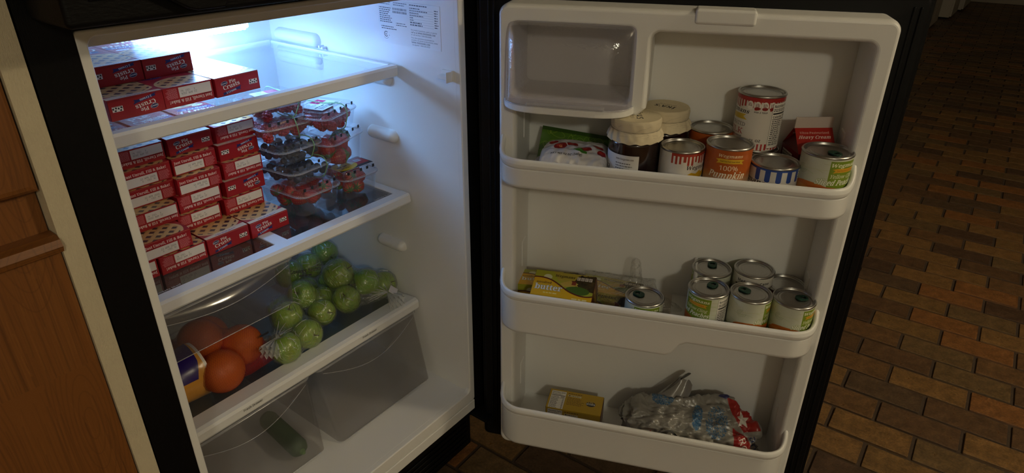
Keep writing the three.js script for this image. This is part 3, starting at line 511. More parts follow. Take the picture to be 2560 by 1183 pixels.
// =====================================================================
// berry clamshells
// =====================================================================
const berryGeo = (() => {
  const r = rng(9);
  const rasp = (() => { const g = []; const n = 34; for (let i = 0; i < n; i++) { const y = 1 - 2 * (i + .5) / n, a = i * 2.39996, q = Math.sqrt(1 - y * y); g.push(new THREE.IcosahedronGeometry(.0032, 1).translate(.0078 * q * Math.cos(a), .0092 * y, .0078 * q * Math.sin(a))); } return join(g); })();
  const blue = (() => lathe([[0, -.0062], [.0035, -.0056], [.0064, -.0025], [.0072, .0008], [.006, .0042], [.0036, .0060], [.0030, .0068], [.0022, .0050], [0, .0046]], 14))();
  const straw = (() => { const g = lathe([[0, -.0185], [.003, -.0172], [.0075, -.012], [.0115, -.004], [.0135, .004], [.0128, .0095], [.008, .0135], [0, .0142]], 18); return displace(g, (x, y, z) => .0006 * nz(x * 300, y * 300, z * 300)); })();
  const calyx = (() => { const g = []; for (let i = 0; i < 7; i++) { const a = i / 7 * Math.PI * 2; const q = new THREE.ConeGeometry(.0042, .017, 4); q.scale(1, 1, .4); q.rotateZ(-2.0); q.translate(.0075, .0135, 0); q.rotateY(a); g.push(q); } g.push(new THREE.CylinderGeometry(.0009, .0012, .006, 6).translate(0, .017, 0)); return join(g); })();
  return { rasp, blue, straw, calyx };
})();
const strawTex = tex(256, 256, (c, w, h) => { rect(c, 0, 0, w, h, '#b01a16'); const r = rng(2); for (let i = 0; i < 260; i++) { c.fillStyle = `rgba(${150 + 60 * r()},${10 + 30 * r()},20,.35)`; c.fillRect(r() * w, r() * h, 20, 20); } rect(c, 0, 0, w, 40, 'rgba(226,160,110,.6)'); rect(c, 0, 40, w, 26, 'rgba(214,110,70,.4)'); for (let y = 8; y < h; y += 16) for (let x = (y / 16) % 2 ? 0 : 9; x < w; x += 18) ell(c, x, y, 1.8, 3, '#e0b050'); });
const BM = { rasp: std(lin(.36, .022, .03), .45), rasp2: std(lin(.44, .035, .035), .45), blue: std(lin(.014, .018, .04), .6), blue2: std(lin(.03, .036, .07), .7), straw: std(0xffffff, .38, { map: strawTex }), strawPale: std(lin(1, .72, .5), .4, { map: strawTex }) };
{
  // tray, lid with a raised dome, rim; all of thin clear plastic
  function clamshell(name, label, w, d, hTray, hLid, group) {
    const t = thing(name, label, 'berry pack', group), r = .018, y1 = hTray, y2 = hTray + .005, y3 = hTray + .005 + hLid;
    mesh('tray', skin([rrRing(w * .84, d * .84, r, .0006), rrRing(w * .86, d * .86, r, .003), rrRing(w * .93, d * .93, r, y1 - .004), rrRing(w * .935, d * .935, r, y1)], { capStart: true }), M.pet, t);
    mesh('lid', skin([rrRing(w * .95, d * .95, r, y2), rrRing(w * .945, d * .945, r, y2 + hLid * .35), rrRing(w * .89, d * .89, r * .9, y2 + hLid * .42), rrRing(w * .875, d * .875, r * .9, y3 - .001), rrRing(w * .85, d * .85, r * .85, y3), rrRing(w * .79, d * .79, r * .8, y3 - .0014), rrRing(w * .6, d * .6, r * .8, y3 - .0016)], { capEnd: true }), M.pet, t);
    mesh('rim', join(skin([rrRing(w * .935, d * .935, r, y1), rrRing(w, d, r + .004, y1 + .0008), rrRing(w, d, r + .004, y2 - .0008), rrRing(w * .95, d * .95, r, y2)]), tube(rrRing(w * .998, d * .998, r + .004, (y1 + y2) / 2), .0011, 90, 5, true)), M.clear, t);
    const slots = []; for (let i = -2; i <= 2; i++) slots.push(rspan(i * w * .17 - .0028, i * w * .17 + .0028, y3 - .006, y3 + .0006, d * .432, d * .445, .0008, 1)); mesh('vent_slots', join(slots), std(lin(.02, .02, .024), .5), t);
    t.userData.top = y3; return t;
  }
  const place = (t, x, y, z, turn) => { t.position.set(x, y, z); t.rotation.y = turn; };
  const berryLabels = {};
  function fill(pack, kind, n, w, d, y0, y1, seed, label, group, sizes = 1) {
    const r = rng(seed), pts = [], min = { rasp: .0155, blue: .0128, straw: .0245 }[kind] * sizes; let tries = 0;
    pack.updateMatrixWorld(true);
    while (pts.length < n && tries++ < 9000) {
      const p = V((r() - .5) * w, lerp(y0, y1, r()), (r() - .5) * d);
      if (Math.abs(p.x) < w * .22 && Math.abs(p.z) < d * .22 && p.y < y1 - min) continue;     // the middle cannot be seen
      if (pts.every((q) => q.distanceTo(p) > min)) pts.push(p);
    }
    pts.forEach((p) => {
      let o; const name = { rasp: 'raspberry', blue: 'blueberry', straw: 'strawberry' }[kind];
      if (kind === 'straw') { o = new THREE.Group(); o.name = numbered(name); scene.add(o); mesh('flesh', berryGeo.straw, r() < .25 ? BM.strawPale : BM.straw, o); mesh('calyx', berryGeo.calyx, M.leaf, o, 'green leafy calyx'); const s = sizes * (1 + .2 * r()); o.scale.setScalar(s); }
      else { o = mesh(numbered(name), berryGeo[kind], r() < .5 ? BM[kind] : BM[kind + '2'], scene); o.scale.setScalar(.92 + .2 * r()); }
      o.rotation.set(r() * 6.3, r() * 6.3, r() * 6.3); o.position.copy(p.applyMatrix4(pack.matrixWorld)); tag(o, label, 'berry', group);
    });
  }
  // left pile, from the shelf up
  const SH = .7144;
  const s0 = clamshell('strawberry_pack', 'clear clamshell of strawberries under the piled blueberry packs', .112, .150, .043, .013, 'berry packs'); place(s0, .7605, SH, -.302, .03);
  fill(s0, 'straw', 15, .060, .100, .016, .040, 3, 'strawberry in the pack under the blueberries', 'strawberries under the blueberries', .98);
  const b1 = clamshell('blueberry_pack', 'clear clamshell of blueberries resting on the strawberry pack', .112, .118, .0255, .010, 'berry packs'); place(b1, .757, SH + .0625, -.304, .10);
  fill(b1, 'blue', 56, .086, .092, .008, .024, 5, 'blueberry in the lower of two blueberry packs', 'blueberries in the lower pack');
  const b2 = clamshell('blueberry_pack', 'clear clamshell of blueberries directly under the raspberries', .112, .118, .0255, .010, 'berry packs'); place(b2, .7555, SH + .1042, -.322, .02);
  fill(b2, 'blue', 56, .086, .092, .008, .024, 6, 'blueberry in the upper of two blueberry packs', 'blueberries in the upper pack');
  const r1 = clamshell('raspberry_pack', 'clear clamshell of raspberries resting on blueberries', .114, .118, .0265, .010, 'berry packs'); place(r1, .7525, SH + .1460, -.343, -.10);
  fill(r1, 'rasp', 26, .084, .088, .011, .026, 7, 'raspberry in the pack resting on blueberries', 'raspberries above the blueberries');
  const r2 = clamshell('raspberry_pack', 'clear clamshell of raspberries topmost on the pile by the cartons', .114, .118, .0265, .010, 'berry packs'); place(r2, .7505, SH + .1886, -.345, -.14);
  fill(r2, 'rasp', 26, .084, .088, .011, .026, 8, 'raspberry in the topmost pack of the pile beside the cartons', 'raspberries topmost by the cartons');
  // right pile, by the wall
  const q0 = clamshell('strawberry_pack', 'clear clamshell of strawberries with yellow label standing on the shelf', .100, .136, .044, .014, 'berry packs'); place(q0, .868, SH, -.290, -.01);
  fill(q0, 'straw', 13, .052, .088, .016, .040, 13, 'strawberry in the pack with the yellow label', 'strawberries under a yellow label', .95);
  const q1 = clamshell('strawberry_pack', 'clear clamshell of large strawberries under the labelled raspberry pack', .128, .108, .060, .013, 'berry packs'); place(q1, .8445, SH + .0662, -.297, .30);
  fill(q1, 'straw', 13, .076, .058, .022, .052, 14, 'large strawberry in the pack under the labelled raspberries', 'large strawberries by the wall', 1.18);
  const q2 = clamshell('raspberry_pack', 'clear clamshell of raspberries with white and pink label', .126, .112, .034, .010, 'berry packs'); place(q2, .838, SH + .1468, -.304, .31);
  fill(q2, 'rasp', 32, .096, .084, .012, .034, 15, 'raspberry in the pack with white and pink label', 'raspberries under a pink label');
  const tagA = tex(512, 380, (c, w, h) => { rect(c, 0, 0, w, h, '#f1f3f5'); rect(c, 250, 0, 220, 150, '#d8246c'); lines(c, 290, 66, 140, 1, 20, 16, '#f7d6e4', 6); c.strokeStyle = '#3a6a72'; c.lineWidth = 5; for (const q of [26, 46, 66]) { c.beginPath(); c.arc(150, 100, q, .4, 5.4); c.stroke(); } lines(c, 40, 222, 300, 1, 20, 24, '#2c4a52', 9); lines(c, 60, 268, 330, 4, 22, 12, '#3a4a50', 4); for (let i = 0; i < 34; i++) rect(c, 270 + i * 6, 300, i % 3 ? 3 : 5, 60, '#202830'); });
  mesh('label', span(-.036, .036, q2.userData.top, q2.userData.top + .0006, -.026, .030), [M.trim, M.trim, std(0xffffff, .5, { map: tagA }), M.trim, M.trim, M.trim], q2, 'white label with a pink panel');
  const tagB = tex(512, 300, (c, w, h) => { rect(c, 0, 0, w, h, '#1c0c0c'); rect(c, 250, 20, 250, 220, '#b4231c'); ell(c, 150, 160, 190, 130, '#e8c81a'); lines(c, 50, 130, 200, 1, 30, 34, '#3a2a08', 2); lines(c, 70, 190, 160, 2, 20, 10, '#3a2a08', 7); rect(c, 360, 70, 90, 80, '#e8e6ea'); lines(c, 372, 84, 66, 5, 12, 6, '#3a3f80', 8); });
  mesh('label', span(-.043, .043, q0.userData.top, q0.userData.top + .0006, -.002, .05), [M.trim, M.trim, std(0xffffff, .5, { map: tagB }), M.trim, M.trim, M.trim], q0, 'black and red label with a yellow oval');
  mesh('label', span(-.03, .03, r2.userData.top, r2.userData.top + .0006, -.026, .026), [M.trim, M.trim, std(0xffffff, .5, { map: tagA }), M.trim, M.trim, M.trim], r2, 'white label with a pink panel');
  // rubber bands round pairs of packs
  function band(pack, w, d, h, x, label, lean = .006) {
    const e = .0012, hy = h + e, hz = d / 2 + e, pts = [V(x, hy, -hz * .86), V(x + lean * .5, hy, 0), V(x + lean, hy, hz * .86), V(x + lean, hy * .68, hz * 1.0), V(x + lean * .6, hy * .35, hz * .95), V(x, -.0004 + e, hz * .82), V(x, -.0004 + e, -hz * .8), V(x, hy * .4, -hz * .96), V(x, hy * .75, -hz)];
    const m = mesh(numbered('rubber_band'), tube(pts, .0011, 90, 5, true), M.band, scene); m.position.copy(pack.position); m.rotation.copy(pack.rotation); tag(m, label, 'rubber band', 'green rubber bands on the berry packs');
  }
  band(b1, .112, .118, b1.userData.top, .026, 'green rubber band round the lower blueberry pack');
  band(b2, .112, .118, b2.userData.top, .018, 'green rubber band round the upper blueberry pack');
  band(r1, .114, .118, r1.userData.top, .022, 'green rubber band round the raspberry pack on the blueberries', -.008);
  band(r2, .114, .118, r2.userData.top, .020, 'green rubber band round the topmost raspberry pack by the cartons', .01);
  band(q2, .126, .112, q2.userData.top + .0008, .006, 'green rubber band across the white and pink raspberry label', .004);
  for (const o of [s0, b1, b2, r1, r2, q0, q1, q2]) delete o.userData.top;
}

// =====================================================================
// fruit on the crisper cover
// =====================================================================
{
  const TOP = .4362;
  const appleTex = tex(256, 256, (c, w, h) => { rect(c, 0, 0, w, h, '#86a81c'); const r = rng(44); for (let i = 0; i < 500; i++) { c.fillStyle = `rgba(${90 + 90 * r()},${130 + 50 * r()},${20 + 30 * r()},.14)`; const q = 6 + 26 * r(); c.fillRect(r() * w, r() * h, q * .5, q * 1.6); } for (let i = 0; i < 260; i++) ell(c, r() * w, r() * h, 1, 1, 'rgba(220,232,150,.55)'); rect(c, 0, 0, w, 20, 'rgba(120,120,40,.4)'); });
  const skinA = phys({ map: appleTex, roughness: .32, clearcoat: .3, clearcoatRoughness: .25 }), skinB = phys({ map: appleTex, color: lin(.8, .95, .75), roughness: .32, clearcoat: .3, clearcoatRoughness: .25 });
  const appleG = lathe([[0, -.0255], [.006, -.0285], [.014, -.0292], [.023, -.024], [.0292, -.011], [.0312, .003], [.0295, .014], [.0235, .0232], [.0155, .0272], [.0085, .0262], [.004, .0222], [0, .0195]], 28);
  const stemG = cyl(.0009, .0012, .016, 6).translate(.0008, .027, 0);
  const A1 = [[.6125, .4660, -.2118, .031], [.6605, .4655, -.2190, .031], [.6590, .4905, -.2700, .032], [.7235, .4930, -.3080, .032], [.7395, .4655, -.2635, .029], [.7720, .4660, -.3000, .030], [.6970, .4655, -.3350, .031], [.7560, .5010, -.3780, .031], [.7720, .4655, -.3650, .031]];
  const A2 = [[.8235, .5060, -.2960, .034], [.8105, .4655, -.2590, .032], [.8560, .4900, -.2420, .030], [.8985, .4660, -.2400, .031], [.8300, .4655, -.3300, .031], [.8600, .4660, -.3050, .031], [.8950, .4900, -.4400, .031], [.8250, .4900, -.4150, .031]];
  const r = rng(21);
  // settle round fruit so that neighbours touch without sinking into each other
  const settle = (list, k = .97) => { for (let it = 0; it < 60; it++) for (let i = 0; i < list.length; i++) for (let j = 0; j < i; j++) { const a = list[i], b = list[j], dx = a[0] - b[0], dy = a[1] - b[1], dz = a[2] - b[2], d = Math.hypot(dx, dy, dz), need = (a[3] + b[3]) * k; if (d < need) { const q = (need - d) / d * .5; a[0] += dx * q; a[1] += dy * q; a[2] += dz * q; b[0] -= dx * q; b[1] -= dy * q; b[2] -= dz * q; for (const p of [a, b]) p[1] = Math.max(p[1], TOP + p[3] * .93); } } };
  settle([...A1, ...A2], .95);
  const put = (list, label, group) => list.forEach(([x, y, z, q]) => { const o = new THREE.Group(); o.name = numbered('green_apple'); scene.add(o); tag(o, label, 'apple', group); mesh('flesh', appleG, r() < .5 ? skinA : skinB, o); mesh('stem', stemG, M.stem, o); o.scale.setScalar(q / .0312); o.position.set(x, Math.max(y, TOP + q * .93), z); o.rotation.set((r() - .5) * 2.6, r() * 6, (r() - .5) * 2.6); });
  put(A1, 'green apple in the clear bag knotted beside the oranges', 'green apples in the bag by the oranges');
  put(A2, 'green apple in the clear bag knotted at the right wall', 'green apples in the bag by the wall');
  // bags: film drawn over the fruit and gathered at a knot
  function filmBag(name, label, list, knot, neck, c, half, seed) {
    const t = thing(name, label, 'bag', 'clear apple bags');
    const f = (x, y, z) => { let d = 1e9; for (const [ax, ay, az, q] of list) d = smin(d, Math.hypot(x - ax, y - Math.max(ay, TOP + q), z - az) - q - .0035, .020); for (const n of neck) d = smin(d, capsule(x, y, z, n, knot, .016, .0035), .016); return Math.max(d, TOP + .0012 - y); };
    const g = displace(blob(f, c, half, 72), (x, y, z) => y < TOP + .006 ? 0 : .0013 * nz(x * 110 + seed, y * 110, z * 110) + .0010 * Math.abs(nz(x * 260, y * 260 + seed, z * 260)));
    setUV(g, (x, y, z) => [(x * .8 + z * .5 + y * .3) * 9, (y + z * .7 - x * .3) * 9]);
    mesh('film', g, M.film, t);
    // pleats that run from the fruit to the knot
    const pl = [], rr = rng(seed); for (let i = 0; i < 22; i++) { const n = neck[i % neck.length], a = rr() * 6.28, q = .011 + .008 * rr(), p0 = V(n[0] + q * Math.cos(a), Math.max(TOP + .002, n[1] + q * Math.sin(a)), n[2] + (rr() - .5) * .02), p1 = V(...knot); pl.push(tube([p0, p0.clone().lerp(p1, .5).add(V(0, .001, 0)), p1], .0007, 10, 4)); }
    for (const [ax, ay, az, q] of list) for (let i = 0; i < 4; i++) {      // short creases where the film is drawn tight over a fruit
      const u = V(rr() - .75, .25 + rr() * .8, rr() * .9).normalize(), w = V(rr() - .5, rr() - .5, rr() - .5).cross(u).normalize(), L = .25 + .5 * rr(), arc = [];
      for (let k = 0; k <= 6; k++) { const a = (k / 6 - .5) * L; arc.push(V(ax, Math.max(ay, TOP + q), az).addScaledVector(u.clone().multiplyScalar(Math.cos(a)).addScaledVector(w, Math.sin(a)), q + .0046 + .0004 * Math.sin(k * 2.1))); }
      if (arc.every((p) => p.y > TOP + .004 && p.x < IX1 - .004)) pl.push(tube(arc, .0004 + .0004 * rr(), 12, 4));
    }
    mesh('pleat', join(pl), M.crease, t).userData.kind = 'stuff';
    // loose frill beyond the knot
    const fr = []; const away = V(...knot).sub(V(...neck[0])).normalize(); for (let i = 0; i < 3; i++) { const rows = []; for (let j = 0; j <= 6; j++) { const row = []; for (let k = 0; k <= 14; k++) { const u = k / 14 - .5, l = j / 6 * .042; row.push(V(...knot).add(away.clone().multiplyScalar(l)).add(V(-away.z, 0, away.x).multiplyScalar(u * (.004 + l * .9))).add(V(0, Math.max(-.02, .006 * Math.sin(u * 26 + i * 2.1) * (j / 6) + (i - 1) * l * .28 - .1 * l), 0))); } rows.push(row); } fr.push(skin(rows, { closed: false })); }
    mesh('frill', join(fr), M.crease, t);
    return t;
  }
  const bagA = filmBag('apple_bag', 'clear plastic bag of green apples knotted beside the orange net', A1, [.5985, .4900, -.2260], [[.628, .492, -.248], [.612, .474, -.214], [.632, .480, -.236]], [.69, .482, -.292], [.13, .075, .145], 3);
  const bagB = filmBag('apple_bag', 'clear plastic bag of green apples knotted at the right wall', A2, [.8790, .4720, -.1960], [[.885, .474, -.222], [.862, .47, -.215], [.842, .465, -.228]], [.862, .482, -.34], [.105, .075, .185], 8);
  { const cl = mesh('closure_tag', new RoundedBoxGeometry(.024, .0012, .02, 1, .0005), std(lin(.75, .72, .74), .6), bagB, 'white plastic closure tag'); cl.position.set(.888, .477, -.186); cl.rotation.set(.7, .5, -.3); }
  { const p = mesh('bag_print', new THREE.PlaneGeometry(.075, .034, 14, 6), phys({ map: tex(512, 232, (c, w, h) => { c.clearRect(0, 0, w, h); txt(c, 'Granny Smith', w / 2, 96, 76, '#10160a', { align: 'center', font: 'serif', max: 480 }); lines(c, 150, 160, 210, 1, 20, 22, '#10160a', 5); }), transparent: true, roughness: .5, alphaTest: .02 }), bagA); p.position.set(.765, .530, -.338); p.rotation.set(-.35, -.62, 0, 'YXZ'); }

  // oranges in a red net
  const orBump = dataTex(128, 128, (u, v) => .5 + .5 * nz(u * 60, v * 60, 2));
  const orSkin = phys({ color: lin(.80, .24, .02), roughness: .42, clearcoat: .15, clearcoatRoughness: .4, bumpMap: rep(orBump, 3, 2), bumpScale: .0006 });
  const orG = new THREE.SphereGeometry(.0415, 32, 24);
  const O = [[.4790, .4785, -.2400], [.5440, .4790, -.2790], [.4890, .5060, -.3060], [.4130, .4785, -.2720], [.4300, .4785, -.3500], [.5230, .4785, -.3600]].map((p) => [...p, .0415]); settle(O, .985);
  O.forEach(([x, y, z]) => { const o = new THREE.Group(); o.name = numbered('orange'); scene.add(o); tag(o, 'orange inside the red net bag', 'orange', 'oranges in the red net'); mesh('peel', orG, orSkin, o); mesh('navel', new THREE.SphereGeometry(.004, 10, 6, 0, 7, 0, 1.5).translate(0, .0395, 0), M.leaf, o); o.position.set(x, y, z); o.rotation.set(r() * 3 + 2, r() * 6, r()); });
  const netBag = thing('orange_net_bag', 'red net bag of oranges with purple and gold label band', 'bag');
  const nf = (x, y, z) => { let d = 1e9; for (const [ax, ay, az] of O) d = smin(d, Math.hypot(x - ax, y - ay, z - az) - .0425, .03); d = smin(d, capsule(x, y, z, [.535, .466, -.24], [.592, .462, -.228], .030, .016), .02); return Math.max(d, TOP + .0012 - y); };
  const netT = tex(256, 256, (c, w, h) => { rect(c, 0, 0, w, h, '#000'); c.strokeStyle = '#fff'; c.lineWidth = 4; for (let i = 0; i <= 16; i++) { c.beginPath(); c.moveTo(i * 16, 0); c.lineTo(i * 16, h); c.moveTo(0, i * 16); c.lineTo(w, i * 16); c.stroke(); } }, false); netT.wrapS = netT.wrapT = THREE.RepeatWrapping;
  const net = setUV(blob(nf, [.492, .484, -.300], [.125, .09, .13], 64), (x, y, z) => [(x * .8 + z * .6) / .028, (y - z * .5 + x * .3) / .028]);
  mesh('net', net, std(lin(.34, .012, .01), .6, { alphaMap: netT, transparent: true, side: THREE.DoubleSide }), netBag, 'fine red netting');
  // printed film band with white edge round the left half
  const bt = tex(512, 256, (c, w, h) => { rect(c, 0, 0, w, h, '#d89a3a'); poly(c, [[0, 0], [470, 0], [440, 96], [360, 150], [0, 140]], '#2a1470'); rect(c, 480, 0, 32, h, '#e6dfd6');  });
  const rows = []; for (let i = 0; i <= 20; i++) { const a = lerp(-.35, 2.5, i / 20), row = []; for (let j = 0; j <= 12; j++) { const x = lerp(.372, .4545, j / 12); row.push(V(x, .4800 + .0462 * Math.cos(a) + (j / 12) * .010 * Math.cos(a), -.2760 + .053 * Math.sin(a) + .0015 * nz(x * 90, a * 4, 2))); } rows.push(row); }
  const bg = skin(rows, { closed: false }); { const uv = bg.attributes.uv; for (let i = 0; i < uv.count; i++) uv.setXY(i, uv.getX(i), 1 - uv.getY(i)); }
  mesh('label_band', bg, phys({ map: bt, roughness: .3, side: THREE.DoubleSide, clearcoat: .4, clearcoatRoughness: .2 }), netBag, 'purple and gold printed film band');
  { const rr = rng(3), fr = []; for (let i = 0; i < 4; i++) { const rws = []; for (let j = 0; j <= 6; j++) { const row = []; for (let k = 0; k <= 16; k++) { const u = k / 16 - .5, l = j / 6; row.push(V(.583 + .022 * l + .004 * i * l, .462 + .022 * Math.sin(u * 5 + i) * (1 - .3 * l) + .004 * Math.sin(u * 30 + i * 2), -.243 + u * .055 + .016 * l)); } rws.push(row); } fr.push(skin(rws, { closed: false })); } mesh('film_end', join(fr), M.film, netBag, 'clear crinkled film end of the bag'); }
  mesh('printed_mark', rspan(.572, .592, .5005, .5055, -.2385, -.2375, .0004, 1), std(lin(.02, .02, .03), .5), netBag, 'dark printed mark');
  // cucumber in the left crisper
  const cu = thing('cucumber', 'green cucumber lying in the clear left crisper drawer', 'cucumber');
  const cg = displace(new THREE.CapsuleGeometry(.0205, .115, 10, 20), (x, y, z) => .0012 * nz(x * 120, y * 60, z * 120)); mesh('flesh', cg, std(lin(.035, .085, .025), .5), cu); mesh('stem_end', cyl(.004, .007, .008, 10).translate(0, .08, 0), M.leaf, cu);
  cu.rotation.set(Math.PI / 2, 0, .1); cu.position.set(.566, .262, -.214);
}
// =====================================================================
// tins, jars, boxes and bags in the door bins
// =====================================================================
const script = { font: 'serif', weight: 'bold', skew: .28 };
// ---- tins: label sleeve, seamed ends, embossed lid and, on some, a pull tab
const canLid = (r) => lathe([[0, -.0036], [r * .60, -.0036], [r * .63, -.0028], [r * .67, -.0036], [r * .74, -.0038], [r * .77, -.003], [r * .81, -.0042], [r * .88, -.0048], [r * .915, -.0044], [r * .93, -.0008], [r * .955, 0], [r * .99, -.0006], [r + .0007, -.002], [r + .0004, -.0036], [r - .0006, -.0042]], 48);
const canFoot = (r) => lathe([[r - .0008, .0042], [r + .0004, .0034], [r + .0007, .0018], [r, .0004], [r * .95, 0], [r * .93, .002], [0, .0026]], 40);
const tabG = (() => { const s = new THREE.Shape(); rrect(s, -.0085, .0085, -.011, .011, .0078); s.holes.push(rrect(new THREE.Path(), -.0052, .0052, -.0078, .0022, .0045)); return new THREE.ExtrudeGeometry(s, { depth: .0012, bevelEnabled: true, bevelThickness: .0005, bevelSize: .0005, bevelSegments: 2 }).rotateX(-Math.PI / 2); })();
function tin(name, label, map, r, h, tabAngle, group, lidMat = M.tin) {
  const t = thing(name, label, 'can', group);
  mesh('label_sleeve', cyl(r - .0006, r - .0006, h - .0086, 64, true).translate(0, h / 2, 0), map, t);
  mesh('lid', canLid(r).translate(0, h, 0), lidMat, t);
  mesh('rim', new THREE.TorusGeometry(r - .0016, .0016, 8, 56).rotateX(Math.PI / 2).translate(0, h - .0015, 0), M.tin, t);
  mesh('foot', canFoot(r), M.tin, t);
  if (tabAngle != null) { const b = mesh('pull_tab', join(tabG.clone().translate(0, -.0030, 0), cyl(.0035, .0035, .0016, 14).translate(0, -.0026, -.007)), M.tab, t, 'dark green pull tab'); b.rotation.y = tabAngle; b.position.set(Math.sin(tabAngle) * .014, h + .0006, Math.cos(tabAngle) * .014); b.rotation.x = 0; }
  return t;
}
const lab = (w, h, d) => phys({ map: tex(w, h, d), roughness: .42, clearcoat: .2, clearcoatRoughness: .35 });
const scarf = (c, x, y, w, h, col, s = 'Food You Feel Good About', tc = '#5b3a08') => { poly(c, [[x, y + h * .2], [x + w * .1, y + h * .45], [x + w * .03, y + h], [x + w * .16, y + h * .85], [x + w * .84, y + h * .85], [x + w * .97, y + h], [x + w * .9, y + h * .45], [x + w, y + h * .2], [x + w * .86, y], [x + w * .14, y]], col); txt(c, s, x + w / 2, y + h * .45, h * .42, tc, { align: 'center', max: w * .68, font: 'serif' }); };
const stripes = (c, x0, x1, y, h, step, wd, col, seed) => { const r = rng(seed); for (let x = x0; x < x1; x += step) { const l = h * (.75 + .4 * r()); rect(c, x, y, wd * (.8 + .4 * r()), l, col); } };
// pictures start at the seam; u = .5 faces the front of the tin
const pumpkinL = lab(1024, 460, (c, w, h) => {
  const g = c.createLinearGradient(0, 0, 0, h); g.addColorStop(0, '#b0551a'); g.addColorStop(.42, '#b75a16'); g.addColorStop(.56, '#cfa07a'); g.addColorStop(.75, '#d8d2c6'); c.fillStyle = g; c.fillRect(0, 0, w, h);
  txt(c, 'Wegmans', 524, 46, 36, '#e8d9b8', { ...script, align: 'center' }); scarf(c, 420, 72, 210, 44, '#d9b02c');
  txt(c, '100%', 520, 152, 56, '#f1e6d2', { align: 'center', weight: 'normal' }); txt(c, 'Pumpkin', 516, 216, 82, '#f6eedc', { ...script, align: 'center', line: '#8a4210', lw: 5, max: 275 }); lines(c, 520, 262, 90, 1, 20, 12, '#8a5a30', 3);
  facts(c, 790, 60, 170, 380); lines(c, 60, 80, 200, 16, 20, 9, '#e6c9a2', 8);
});
const evapL = lab(1024, 460, (c, w, h) => {
  rect(c, 0, 0, w, h, '#dcd8d0'); rect(c, 0, 0, w, 34, '#a8231e'); stripes(c, 0, 1024, 30, 70, 27, 15, '#a8231e', 4); stripes(c, 0, 1024, 400, 60, 27, 15, '#a8231e', 14);
  for (let i = 0; i < 4; i++) { ell(c, 560 + i * 52, 66, 23, 36, '#efe9e0'); ell(c, 560 + i * 52, 90, 20, 14, i ? '#8f1d1a' : '#efe9e0'); lines(c, 545 + i * 52, 48, 30, 3, 10, 5, '#6d3a34', i); } txt(c, 'PER 2 TBSP', 640, 122, 18, '#333', { align: 'center' });
  txt(c, 'Wegmans', 440, 128, 50, '#26201c', { ...script, align: 'center' }); poly(c, [[350, 168], [540, 152], [520, 176], [552, 200], [350, 208], [372, 188]], '#d2b128');
  txt(c, 'EVAPORATED', 425, 244, 46, '#2e2a28', { align: 'center', font: 'serif', weight: 'normal', max: 240 }); txt(c, 'MILK', 440, 306, 70, '#9a241c', { align: 'center', font: 'serif', weight: 'normal' }); txt(c, 'Vitamin D added', 440, 352, 22, '#4a4440', { align: 'center' }); txt(c, '12 FL OZ', 610, 372, 30, '#2c2826', { align: 'center' });
  facts(c, 720, 40, 175, 400); lines(c, 930, 60, 80, 18, 20, 8, '#77706a', 3);
});
const creamyL = lab(1024, 380, (c, w, h) => {
  rect(c, 0, 0, w, h, '#dedad3'); for (const [a, b] of [[0, 180], [500, 900]]) { rect(c, a, 0, b - a, 22, '#a83a2a'); stripes(c, a, b, 14, 74, 30, 18, '#a83a2a', 6); }
  lines(c, 250, 70, 110, 12, 22, 9, '#9a5a52', 12);
  txt(c, 'Wegmans', 730, 118, 46, '#1e1a22', { ...script, align: 'center' }); poly(c, [[630, 176], [660, 160], [700, 172], [740, 146], [760, 170], [820, 160], [804, 190], [840, 206], [780, 210], [690, 216], [646, 228], [660, 200]], '#dcae22'); txt(c, 'SWEETENED', 730, 262, 34, '#202024', { align: 'center' });
});
const blueL = lab(1024, 300, (c, w, h) => {
  rect(c, 0, 0, w, h, '#dcd8d2'); rect(c, 0, 0, w, 14, '#2a4a9a'); for (let x = 440; x < 760; x += 74) { rect(c, x, 8, 36, 84, '#2a4a9a'); ell(c, x + 18, 92, 18, 14, '#2a4a9a'); }
  txt(c, 'Wegmans', 380, 120, 60, '#26221e', { ...script, align: 'center' }); poly(c, [[280, 176], [480, 150], [470, 190], [290, 220]], '#d2a83a'); facts(c, 770, 10, 150, 280); rect(c, 660, 160, 60, 60, '#2a4a9a');
});
const peachL = lab(1024, 460, (c, w, h) => {
  rect(c, 0, 0, w, h, '#ccd0bd'); const r = rng(9); c.lineWidth = 3; for (let i = 0; i < 60; i++) { c.strokeStyle = `rgba(${120 + 60 * r()},${150 + 40 * r()},90,.35)`; c.beginPath(); const x = r() * w, y = r() * h; c.moveTo(x, y); c.bezierCurveTo(x + 60, y + 30 * r(), x + 90, y - 40 * r(), x + 160, y + 20); c.stroke(); }
  for (const [x, y] of [[330, 120], [360, 250], [90, 180]]) for (let k = 1; k < 4; k++) { c.strokeStyle = 'rgba(120,140,90,.5)'; c.beginPath(); c.arc(x, y, k * 12, 0, 5); c.stroke(); }
  poly(c, [[150, 300], [420, 280], [470, 310], [170, 330]], 'rgba(110,140,60,.5)');
  rect(c, 512, 14, 230, 446, '#7c9426'); txt(c, 'Wegmans', 624, 46, 44, '#f0eed8', { ...script, align: 'center' }); scarf(c, 530, 74, 190, 40, '#dba52a', 'Food You Feel Good About', '#b0541a');
  txt(c, 'Yellow Cling', 622, 142, 44, '#f2f0de', { ...script, align: 'center', weight: 'normal', max: 200 });
  ell(c, 400, 262, 130, 50, '#c8702a'); ell(c, 500, 280, 130, 44, '#c2601e'); ell(c, 330, 290, 90, 40, '#d08838'); txt(c, 'Sliced Peaches', 590, 196, 66, '#f4f2e6', { ...script, align: 'center', line: '#6b8422', lw: 5, max: 300 });
  facts(c, 800, 14, 170, 440); lines(c, 20, 70, 110, 14, 24, 9, '#8a8a80', 3);
});
